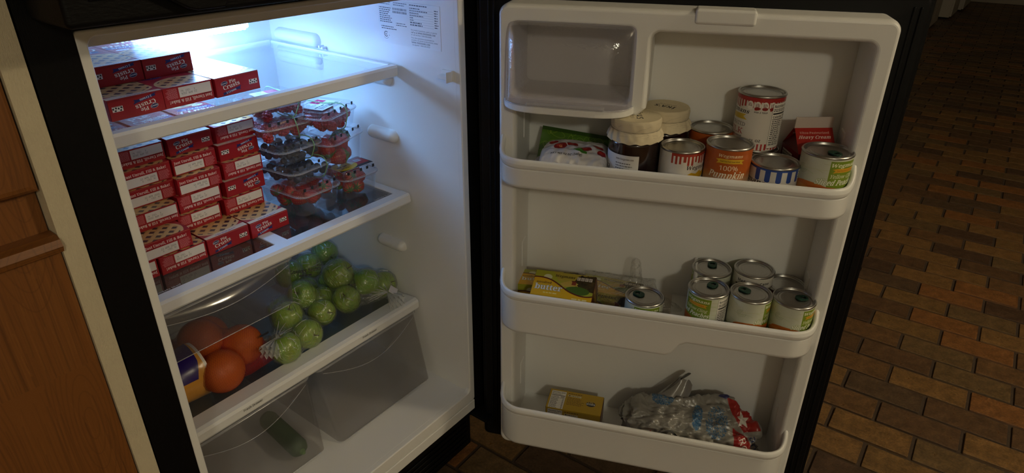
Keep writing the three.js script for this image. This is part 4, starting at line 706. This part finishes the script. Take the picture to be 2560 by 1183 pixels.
const infoL = lab(1024, 460, (c, w, h) => { rect(c, 0, 0, w, h, '#d9d5cc'); txt(c, 'Made with Cane', 520, 50, 36, '#2a2624', { align: 'center' }); lines(c, 360, 90, 320, 9, 34, 13, '#4a4440', 5); rect(c, 0, 0, 260, h, '#7c9426'); });
const darkL = lab(512, 300, (c, w, h) => { rect(c, 0, 0, w, h, '#4a2c26'); stripes(c, 0, 512, 0, 90, 40, 22, '#7a201c', 6); facts(c, 250, 40, 120, 240); });

// turn = where the picture's middle (u = .5) points, measured in the door's own frame; 0 = straight out of the door
const aim = (t, s, y, tt, u) => putOnDoor(t, s, y, tt, Math.PI - 0 - (u - 0) * Math.PI * 2);
const F1 = .8331, F2L = .5141, F2R = .5496, F3 = .2141;
// CylinderGeometry: u = 0 at +z, growing towards +x; turning by -2*pi*u brings column u to +z
const face = (t, s, y, z, u) => putOnDoor(t, s, y, z, -u * Math.PI * 2);
const gT = 'tins in the top door bin', gM = 'tins in the middle door bin';
face(tin('pumpkin_can', 'orange 100% Pumpkin can at the front of the top bin', pumpkinL, .0385, .1000, null, gT, M.tin), .4630, F1, .0745, .505);
face(tin('pumpkin_can', 'orange can behind the 100% Pumpkin one, its front mostly hidden', pumpkinL, .0385, .1000, null, gT, M.tin), .4330, F1, -.0050, .30);
face(tin('milk_can', 'small white can with red stripes beside the dark jars', creamyL, .0380, .0875, null, gT, M.tin), .3865, F1, .0745, .56);
face(tin('milk_can', 'can hidden under the tall evaporated milk can', darkL, .0395, .0700, null, gT, M.tin), .5140, F1, -.0050, .62);
face(tin('evaporated_milk_can', 'tall white evaporated milk can stacked on another can', evapL, .0400, .1000, null, gT), .5085, F1 + .0703, -.0040, .63);
face(tin('milk_can', 'short white can with blue stripes in the top bin', blueL, .0400, .0720, null, gT, M.tin), .5405, F1, .0680, .575);
face(tin('peach_can', 'green Sliced Peaches can at the end of the top bin', peachL, .0405, .0995, -2.5, gT), .6175, F1, .0700, .50);
const P = [['green peach can with nutrition panel turned to the front', .4670, .0745, .70, .0985, .75], ['green peach can standing between two others in the front row', .5430, .0745, .39, .0995, .30], ['green peach can at the rounded end of the middle bin', .6190, .0700, .44, .0975, -1.6]];
for (const [l, s, z, u, h, a] of P) face(tin('peach_can', l, peachL, .0378, h, a, gM), s, F2R, z, u);
face(tin('peach_can', 'peach can with dark pull tab in the back row', peachL, .0378, .0985, 2.6, gM), .4735, F2R, -.0040, .92);
face(tin('peach_can', 'can showing a printed text panel in the back row', infoL, .0378, .1075, null, gM), .5520, F2R, -.0050, .52);
face(tin('milk_can', 'dark labelled can with plain lid in the back corner', darkL, .0385, .0815, null, gM, M.tin), .6140, F2R, -.0060, .3);
face(tin('peach_can', 'lone peach can beside the butter boxes', peachL, .0375, .0955, 1.5, gM), .3516, F2L, .0745, .575);

// ---- jars of dark preserve under paper caps
{
  const paperT = tex(512, 512, (c, w, h) => { rect(c, 0, 0, w, h, '#d9ccae'); const r = rng(6); for (let i = 0; i < 240; i++) { c.strokeStyle = `rgba(${r() < .5 ? '90,80,58' : '214,204,176'},.22)`; c.lineWidth = 1 + 2 * r(); c.beginPath(); const x = r() * w, y = r() * h; c.moveTo(x, y); c.lineTo(x + (r() - .5) * 90, y + (r() - .5) * 90); c.stroke(); } });
  const capT = tex(512, 512, (c, w, h) => { rect(c, 0, 0, w, h, '#dacdac'); const r = rng(16); for (let i = 0; i < 120; i++) { c.strokeStyle = `rgba(${r() < .5 ? '96,86,62' : '210,200,172'},.25)`; c.lineWidth = 1.5; c.beginPath(); const a = r() * 6.28, q = 150 + 100 * r(); c.moveTo(256 + q * Math.cos(a), 256 + q * Math.sin(a)); c.lineTo(256 + (q - 40) * Math.cos(a + .2), 256 + (q - 40) * Math.sin(a + .2)); c.stroke(); } txt(c, "İKA'S", 256, 236, 100, '#1b1814', { align: 'center' }); txt(c, 'GARDEN', 256, 312, 54, '#8b7f66', { align: 'center', weight: 'normal' }); });
  const labT = tex(640, 360, (c, w, h) => { rect(c, 0, 0, w, h, '#d8d6d2'); txt(c, 'ka', 70, 150, 90, '#23262a', { ...script }); lines(c, 60, 240, 130, 3, 28, 12, '#6a6a68', 3); txt(c, 'www.ikasgarden.com', 300, 40, 26, '#5a4a40', { max: 320 }); lines(c, 300, 78, 300, 8, 26, 10, '#6b6660', 8); ell(c, 356, 306, 54, 18, '#b0241e'); lines(c, 300, 336, 240, 1, 20, 10, '#777', 2); });
  const capM = std(0xffffff, .85, { map: paperT, bumpMap: paperT, bumpScale: .0008 }), topM = std(0xffffff, .85, { map: capT });
  const preserve = phys({ color: lin(.016, .004, .004), roughness: .18, clearcoat: 1, clearcoatRoughness: .03 });
  const jarGlass = phys({ color: lin(.9, .9, .9), roughness: .03, transmission: 1, thickness: 0, ior: 1.4 });
  const proto = (label, spin, band) => {
    const t = thing('jam_jar', label, 'jar', 'paper capped jars');
    mesh('preserve', lathe([[0, .002], [.040, .002], [.0425, .008], [.0425, .086], [.040, .094], [0, .094]], 48), preserve, t);
    mesh('glass', lathe([[0, 0], [.041, 0], [.0445, .006], [.0445, .088], [.0415, .099], [.0385, .104], [.0385, .112]], 48), jarGlass, t);
    if (band) { const g = cyl(.0449, .0449, .066, 40, true); const g2 = new THREE.CylinderGeometry(.0449, .0449, .066, 30, 1, true, -1.45, 1.75).translate(0, .038, 0); mesh('label', g2, std(0xffffff, .6, { map: labT }), t, 'white paper label with small print'); }
    // cap: flat disc, tied band, ruffled skirt
    const ring = (rad, y, amp, n, ph) => Array.from({ length: 96 }, (_, i) => { const a = -i / 96 * Math.PI * 2; const w = amp * (Math.sin(a * n + ph) * .6 + .7 * nz(Math.cos(a) * 4, Math.sin(a) * 4, ph)); return V((rad + w) * Math.cos(a), y + w * .9, (rad + w) * Math.sin(a)); });
    mesh('paper_cap', skin([ring(.0410, .1300, .0003, 11, 1), ring(.0428, .1285, .0005, 13, 1), ring(.0434, .1225, .0008, 15, 2), ring(.0430, .1140, .0008, 15, 3), ring(.0414, .1110, .0006, 17, 3), ring(.0424, .1085, .0012, 19, 4), ring(.0465, .1000, .0022, 17, 4), ring(.0478, .0925, .0034, 15, 4.4)]), capM, t, 'crinkled paper cap with a ruffled skirt');
    const d = new THREE.CircleGeometry(.0414, 64); d.rotateX(-Math.PI / 2); d.translate(0, .1301, 0); const top = mesh('cap_top', d, topM, t); top.rotation.y = spin;
    mesh('tie', new THREE.TorusGeometry(.0420, .0008, 6, 60).rotateX(Math.PI / 2).translate(0, .1110, 0), M.film, t);
    return t;
  };
  putOnDoor(proto("jar of dark preserve with paper cap, its white label showing", -1.35, true), .3035, F1, .0660);
  putOnDoor(proto('jar of dark preserve with paper cap behind the labelled jar', 2.75, false), .3490, F1 + .0015, -.0015);
}
// ---- carton of cream with a gable top
{
  const t = thing('cream_carton', 'red and white gable-top carton of Heavy Cream behind the cans', 'carton');
  const redT = tex(256, 300, (c, w, h) => { rect(c, 0, 0, w, h, '#b4261c'); txt(c, 'Ultra-Pasteurized', 128, 60, 30, '#f0d8cc', { align: 'center', font: 'serif', weight: 'normal', max: 200 }); txt(c, 'Heavy Cream', 128, 110, 50, '#f6e8e0', { ...script, align: 'center', max: 220 }); });
  const sideT = tex(256, 400, (c, w, h) => { rect(c, 0, 0, w, h, '#7a1612'); facts(c, 20, 40, 150, 330); lines(c, 184, 60, 60, 10, 26, 8, '#c8a49a', 3); });
  const w = .033, b = .075, r0 = .112, mR = std(0xffffff, .4, { map: redT }), mS = std(0xffffff, .45, { map: sideT }), mP = std(lin(.13, .012, .01), .45), white = std(lin(.62, .52, .46), .5);
  mesh('body', span(-w, w, 0, b, -w, w), [mS, mS, mP, mP, mP, mP], t);
  const quad = (pts, uv) => { const g = new THREE.BufferGeometry(); g.setAttribute('position', new THREE.Float32BufferAttribute(pts.flat(), 3)); g.setAttribute('uv', new THREE.Float32BufferAttribute(uv.flat(), 2)); g.setIndex([0, 1, 2, 0, 2, 3]); g.computeVertexNormals(); return g; };
  const U = [[0, 0], [1, 0], [1, 1], [0, 1]];
  mesh('gable_front', quad([[-w, b, w], [w, b, w], [w, r0, .0012], [-w, r0, .0012]], U), mR, t, 'red sloping panel lettered Heavy Cream');
  mesh('gable_back', quad([[w, b, -w], [-w, b, -w], [-w, r0, -.0012], [w, r0, -.0012]], U), mR, t);
  const tri = (s) => join(quad([[s * w, b, -w], [s * w, b, w], [s * w * .55, r0 - .002, .0008], [s * w * .55, r0 - .002, -.0008]], U));
  mesh('gable_side', join(tri(1), tri(-1)), mP, t);
  mesh('ridge', rspan(-w - .0004, w + .0004, r0 - .002, r0 + .0185, -.0016, .0016, .0012, 2), white, t, 'white folded ridge');
  putOnDoor(t, .6010, F1 + .0005, -.0040, .30);
}
// ---- bag of cranberries and a green pouch behind it
{
  const t = thing('cranberry_bag', 'white bag printed with red cranberries lying beside a jar', 'bag');
  const tp = tex(720, 560, (c, w, h) => {
    rect(c, 0, 0, w, h, '#d6d4d6'); const r = rng(3);
    for (const [x, y, rx, ry, a] of [[210, 170, 74, 50, -.6], [330, 110, 60, 40, .2], [470, 210, 76, 42, .1], [600, 120, 60, 40, .3], [650, 250, 44, 50, .2], [120, 60, 50, 30, -.3]]) { ell(c, x, y, rx, ry, '#8f1a1c', a); ell(c, x - 10, y - 8, rx * .5, ry * .45, '#b5332c', a); }
    ell(c, 214, 182, 16, 13, '#e0a070'); ell(c, 212, 182, 8, 6, '#a03020'); ell(c, 430, 262, 84, 34, '#3f7f22', .5); ell(c, 424, 252, 60, 8, '#67a83a', .5);
    txt(c, 'NET WT 12 OZ (340g)', 130, 330, 40, '#26242a', { max: 330 });
  });
  const g = new THREE.BoxGeometry(.124, .056, .094, 44, 20, 32), p = g.attributes.position;
  for (let i = 0; i < p.count; i++) {
    let x = p.getX(i) / .062, y = p.getY(i) / .028, z = p.getZ(i) / .047;
    const pin = Math.pow(1 - Math.pow(Math.abs(x), 4), .5), cr = Math.pow(1 - .72 * Math.pow(Math.abs(z), 5), .6);
    let Y = y * (.42 + .58 * pin * cr); if (y > 0) Y += .16 * nz(x * 3, z * 3, 4) * pin - .22 * Math.max(0, z - .2) - (z > .55 ? .2 * (z - .55) : 0);
    const w = .0016 * nz(x * 8, y * 8, z * 8);
    p.setXYZ(i, x * .062 * (1 - .05 * Math.abs(z)) + w, Math.max(-.0279, Y * .028 + w), z * .047 * (1 - .04 * y * y) + w);
  }
  g.scale(1, 1.14, 1); g.computeVertexNormals();
  setUV(g, (x, y, z) => [x / .124 + .5, .5 - z / .1 + y * 3 + .13]);
  mesh('film', displace(g, (x, y, z) => .0007 * Math.abs(nz(x * 190, y * 160, z * 190))), phys({ map: tp, roughness: .3, clearcoat: .5, clearcoatRoughness: .2 }), t);
  const seal = []; for (let j = 0; j <= 3; j++) { const row = []; for (let k = 0; k <= 20; k++) { const u = k / 20 - .5; row.push(V(-.058 - j * .0042, -.008 + .014 * Math.cos(u * 3) * (1 - j * .1) + .002 * Math.sin(u * 40), u * .074 + .004)); } seal.push(row); } mesh('seal', skin(seal, { closed: false }), std(lin(.6, .6, .62), .35), t, 'crimped end seal');
  putOnDoor(t, .1985, F1 + .0322, .0640, .03);
  const g2 = thing('green_pouch', 'flat green printed pouch leaning on the door behind the cranberries', 'pouch');
  const gt = tex(512, 256, (c, w, h) => { rect(c, 0, 0, w, h, '#4f7a1e'); const r = rng(8); for (let i = 0; i < 26; i++) { c.strokeStyle = `rgba(${130 + 60 * r()},190,70,.45)`; c.lineWidth = 4; c.beginPath(); c.ellipse(r() * w, r() * h, 24 + 30 * r(), 14 + 12 * r(), r() * 3, 0, 7); c.stroke(); } rect(c, 0, 0, w, 26, '#35561a'); });
  const gg = new THREE.BoxGeometry(.146, .07, .012, 24, 10, 3), q = gg.attributes.position; for (let i = 0; i < q.count; i++) { const x = q.getX(i) / .073, y = q.getY(i) / .035; const k = (1 - x ** 4) * (1 - y ** 4); q.setZ(i, q.getZ(i) * (.12 + .88 * k) + .0016 * nz(x * 4, y * 4, 2)); } gg.computeVertexNormals();
  mesh('film', gg, phys({ map: gt, roughness: .25, clearcoat: .6, clearcoatRoughness: .15 }), g2);
  putOnDoor(g2, .190, F1 + .0305, -.0100, .02); g2.rotation.x = -.42; g2.rotation.z = -.09;
}
// ---- butter
{
  const art = (c, x, y, w, h, big) => {
    rect(c, x, y, w, h, '#a9aa2c'); poly(c, [[x + w * .3, y], [x + w, y], [x + w, y + h * .5], [x + w * .62, y + h * .44], [x + w * .4, y + h * .3]], '#b3a23a');
    { const r = rng(17); poly(c, [[x + w * .66, y + h * .3], [x + w * .72, y + h * .06], [x + w, y], [x + w, y + h * .62], [x + w * .8, y + h * .56]], '#3f3114'); for (let i = 0; i < 40; i++) ell(c, x + w * (.68 + .31 * r()), y + h * (.04 + .5 * r()), w * (.012 + .02 * r()), h * (.02 + .04 * r()), ['#2c2410', '#52421a', '#3a3a16'][Math.floor(r() * 3)]); }
    ell(c, x + w * .22, y + h * .22, w * .07, h * .1, 'rgba(230,232,214,.8)'); poly(c, [[x + w * .44, y + h * .4], [x + w * .62, y + h * .26], [x + w * .74, y + h * .36], [x + w * .7, y + h * .46], [x + w * .5, y + h * .52]], '#c9a84a'); ell(c, x + w * .74, y + h * .62, w * .2, h * .16, '#4c6a1e'); rect(c, x + w * .63, y + h * .28, w * .07, h * .14, '#8a3b24'); rect(c, x + w * .62, y + h * .26, w * .09, h * .03, '#5a1e16');
    c.fillStyle = '#dfae14'; c.beginPath(); c.moveTo(x, y + h * .28); c.bezierCurveTo(x + w * .3, y + h * .2, x + w * .42, y + h * .5, x + w * .6, y + h * .68); c.bezierCurveTo(x + w * .76, y + h * .82, x + w * .9, y + h * .84, x + w, y + h * .76); c.lineTo(x + w, y + h); c.lineTo(x, y + h); c.fill();
    c.strokeStyle = '#5f1a14'; c.lineWidth = h * .045; c.beginPath(); c.moveTo(x, y + h * .27); c.bezierCurveTo(x + w * .3, y + h * .19, x + w * .42, y + h * .49, x + w * .6, y + h * .67); c.bezierCurveTo(x + w * .76, y + h * .81, x + w * .9, y + h * .83, x + w, y + h * .75); c.stroke();
    if (big) { txt(c, 'Wegmans', x + w * .5, y + h * .14, h * .13, '#17130e', { ...script, align: 'center' }); txt(c, 'unsalted', x + w * .05, y + h * .44, h * .11, '#4a2a10', { font: 'serif' }); txt(c, 'butter', x + w * .04, y + h * .62, h * .27, '#f0ece4', { font: 'serif', line: '#8a8478', lw: h * .02 }); lines(c, x + w * .2, y + h * .8, w * .25, 1, 9, h * .035, '#f0d888', 2); lines(c, x + w * .68, y + h * .9, w * .28, 1, 9, h * .05, '#f2dc90', 5); for (let i = 0; i < 4; i++) { rect(c, x + w * (.7 + .065 * i), y + h * .1, w * .055, h * .12, '#ded6c8'); lines(c, x + w * (.706 + .065 * i), y + h * .13, w * .04, 2, h * .04, h * .018, '#4a3a34', i); } }
  };
  const topT = tex(760, 400, (c, w, h) => art(c, 0, 0, w, h, true)), sideT = tex(760, 400, (c, w, h) => { art(c, 0, 0, w, h, false); txt(c, 'Wegmans', w * .45, h * .12, h * .15, '#17130e', { ...script, align: 'center' }); }), endT = tex(256, 256, (c, w, h) => { rect(c, 0, 0, w, h, '#5c1712'); rect(c, 104, 20, 60, 216, '#a8862a'); lines(c, 112, 40, 40, 9, 20, 8, '#5c1712', 2); });
  const backT = tex(760, 400, (c, w, h) => { rect(c, 0, 0, w, h, '#c49f14'); facts(c, 24, 26, 210, 420); lines(c, 260, 40, 200, 1, 12, 14, '#6a4a0a', 4); rect(c, 262, 74, 190, 34, '#d8cfae'); ell(c, 284, 91, 12, 12, '#5a4420'); lines(c, 304, 86, 140, 1, 9, 10, '#6a5a3a', 6); lines(c, 262, 128, 250, 7, 24, 11, '#7a590c', 7); ell(c, 600, 200, 66, 52, '#20242c'); lines(c, 556, 150, 90, 2, 20, 14, '#c8b060', 6); rect(c, 540, 186, 120, 32, '#c9ccd2'); txt(c, 'KOF-K', 600, 203, 30, '#20242c', { align: 'center' }); });
  const mt = (t) => phys({ map: t, roughness: .4, clearcoat: .3, clearcoatRoughness: .3 });
  const T = mt(topT), Sd = mt(sideT), E = mt(endT), Bk = mt(backT);
  const W = .123, H = .063;
  const make = (label, mats) => {
    const t = thing('butter_box', label, 'box', 'butter boxes in the door');
    const g = new THREE.BoxGeometry(W, H, H).translate(0, H / 2, 0);
    mesh('carton', g, mats, t); for (const s of [-1, 1]) mesh('end_flap', rspan(s * W / 2 - (s < 0 ? .0009 : 0), s * W / 2 + (s > 0 ? .0009 : 0), .0015, H - .0008, -H / 2 + .0008, H / 2 - .0008, .0004, 1), E, t, 'dark red end flap'); return t;
  };
  const std6 = [E, E, T, Bk, Sd, Bk];
  const b0 = make('yellow unsalted butter box tilted on top of the other two', std6); putOnDoor(b0, .1935, F2L + .0360, .0480, -.03); b0.rotation.x = .46; b0.rotation.z = .03;
  const b1 = make('butter box lying in the bin corner under the tilted box', std6); putOnDoor(b1, .1470, F2L, .0050, .12);
  const b2 = make('butter box inside a clear bag beside the lone peach can', std6); putOnDoor(b2, .2800, F2L + .001, .0040, -.10);
  const b3 = make('yellow butter box standing alone with its nutrition panel outward', [E, E, Bk, Bk, Bk, Bk]); putOnDoor(b3, .2235, F3, .0300, 0);
  // clear crumpled bag over the middle box
  const t = thing('clear_bag', 'clear crumpled plastic bag behind the lone peach can', 'bag');
  const f = (x, y, z) => { let d = Math.max(Math.abs(x - .292) - .072, Math.abs(y - .032) - .034, Math.abs(z - .004) - .038) - .004; d = smin(d, capsule(x, y, z, [.33, .06, 0], [.325, .118, -.012], .016, .009), .02); d = smin(d, capsule(x, y, z, [.36, .03, .0], [.415, .02, .01], .03, .02), .02); return Math.max(d, .0012 - y); };
  const bg = displace(blob(f, [.335, .062, .0], [.12, .075, .06], 60), (x, y, z) => y < .004 ? 0 : .0022 * nz(x * 70, y * 70, z * 70) + .0016 * Math.abs(nz(x * 170, y * 170, z * 170)));
  setUV(bg, (x, y, z) => [(x + z * .4) * 9, (y + z * .6) * 9]); mesh('film', bg, M.film, t); onDoor(t); t.position.y = F2L;
}
// ---- crumpled grey shopping bag
{
  const t = thing('shopping_bag', 'crumpled grey plastic shopping bag printed in red and blue', 'bag');
  const prT = tex(1024, 512, (c, w, h) => {
    rect(c, 0, 0, w, h, '#8d8a84'); const r = rng(31);
    for (let i = 0; i < 60; i++) { c.fillStyle = `rgba(${r() < .5 ? '170,168,160' : '96,94,90'},.18)`; c.fillRect(r() * w, r() * h, 20 + 120 * r(), 10 + 60 * r()); }
    for (const [x, y, rx, ry] of [[640, 250, 66, 80], [520, 240, 30, 60], [430, 380, 40, 30], [300, 170, 70, 40]]) for (let i = 0; i < 420; i++) { const a = r() * 6.28, q = Math.sqrt(r()); rect(c, x + rx * q * Math.cos(a), y + ry * q * Math.sin(a), 5, 4, r() < .6 ? '#2c5a86' : '#4a78a0'); }
    c.save(); c.translate(-70, 60); poly(c, [[760, 60], [930, 96], [980, 190], [880, 210], [800, 140]], '#98201c'); poly(c, [[850, 110], [872, 140], [905, 136], [886, 160], [898, 188], [868, 174], [842, 190], [850, 160], [828, 142], [848, 138]], '#d8d4cc'); c.restore();
    poly(c, [[740, 260], [830, 290], [900, 420], [860, 490], [760, 470], [750, 380]], '#98201c'); txt(c, 'Re', 790, 300, 60, '#e6dcd4', { rot: 1.1, weight: 'normal' }); txt(c, 'use', 790, 376, 60, '#e6dcd4', { rot: 1.2, weight: 'normal' }); txt(c, 'and', 860, 280, 60, '#2a3a6a', { rot: 1.1, weight: 'normal' });
    poly(c, [[180, 380], [250, 340], [330, 420], [280, 470], [200, 460]], '#98201c'); poly(c, [[640, 120], [700, 70], [740, 84], [690, 130]], '#2a2c66');
  });
  const bagM = phys({ map: prT, roughness: .34, clearcoat: .5, clearcoatRoughness: .22, side: THREE.DoubleSide });
  const fold = (g, amp, f, seed) => displace(g, (x, y, z) => { const p = x * .5 + y * .5, q = y * 1.1 - x * .35 + z * .5, w = z * 1.1 + x * .25, a = nz(p * f + seed, q * f * 1.5, w * f), b = nz(p * f * 2 + 4, q * f * 3 + seed, w * f * 2), c2 = nz(x * f * 4.3, y * f * 4.3, z * f * 4.3 + seed); return y < .003 ? 0 : amp * ((1 - 3 * Math.abs(a)) * .62 + (1 - 3 * Math.abs(b)) * .34 + (1 - 3 * Math.abs(c2)) * .2); });
  const f = (x, y, z) => {
    let d = capsule(x, y, z, [.39, .042, .045], [.56, .040, .05], .047, .044);
    d = smin(d, capsule(x, y, z, [.37, .075, .03], [.54, .092, .012], .020, .024), .02);
    d = smin(d, capsule(x, y, z, [.55, .088, .015], [.596, .066, .03], .020, .014), .02);
    d = smin(d, capsule(x, y, z, [.57, .028, .075], [.632, .018, .085], .022, .012), .02);
    d = smin(d, capsule(x, y, z, [.38, .06, .03], [.335, .052, .02], .018, .006), .012);
    return Math.max(d, .0012 - y);
  };
  let g = blob(f, [.487, .062, .045], [.175, .075, .085], 72); g = fold(g, .0165, 22, 3);
  { const p = g.attributes.position; for (let i = 0; i < p.count; i++) { p.setY(i, Math.max(.0008, p.getY(i))); p.setZ(i, Math.min(.1130, Math.max(-.0445, p.getZ(i)))); p.setX(i, Math.min(.644, p.getX(i))); } g.computeVertexNormals(); }
  setUV(g, (x, y, z) => [(x - .31) / .35, 1 - (.55 - (y - .06) * 3.0 + (z - .04) * 3.2)]);
  mesh('sheet', g, bagM, t);
  // handle: a folded strip standing up and rolling over at its top
  const strip = (pts, wd, n, tw) => { const c = new THREE.CatmullRomCurve3(pts), rows = []; for (let i = 0; i <= n; i++) { const u = i / n, p = c.getPoint(u), ww = wd(u), dir = tw(u), row = []; for (let k = 0; k <= 8; k++) { const q = k / 8 - .5; row.push(p.clone().addScaledVector(dir, q * ww).add(V(0, .002 * Math.sin(q * 9 + u * 6), .004 * Math.cos(q * 6 + u * 3)))); } rows.push(row); } const s = skin(rows, { closed: false }); return s; };
  const plain = phys({ color: lin(.26, .25, .235), roughness: .34, clearcoat: .5, clearcoatRoughness: .2, side: THREE.DoubleSide });
  mesh('handle', join(
    strip([V(.365, .075, .02), V(.395, .096, .012), V(.425, .128, .0), V(.447, .148, -.012), V(.456, .143, -.024), V(.440, .124, -.028)], (u) => lerp(.052, .030, u), 30, (u) => V(.62, .75, .2).normalize()),
    strip([V(.402, .080, .034), V(.430, .106, .022), V(.452, .130, .006), V(.462, .146, -.006)], (u) => lerp(.07, .022, u), 24, (u) => V(.9, -.25, .3).normalize())), plain, t, 'plain grey handle flap sticking up');
  mesh('handle', join(strip([V(.405, .052, .098), V(.415, .082, .100), V(.432, .090, .098), V(.452, .078, .101), V(.468, .058, .104), V(.478, .045, .106)], (u) => .014, 30, () => V(.25, .55, .8).normalize())), plain, t, 'loop of the other handle over the bag');
  onDoor(t); t.position.y = F3;
}

shade(scene);
renderer.render(scene, camera);
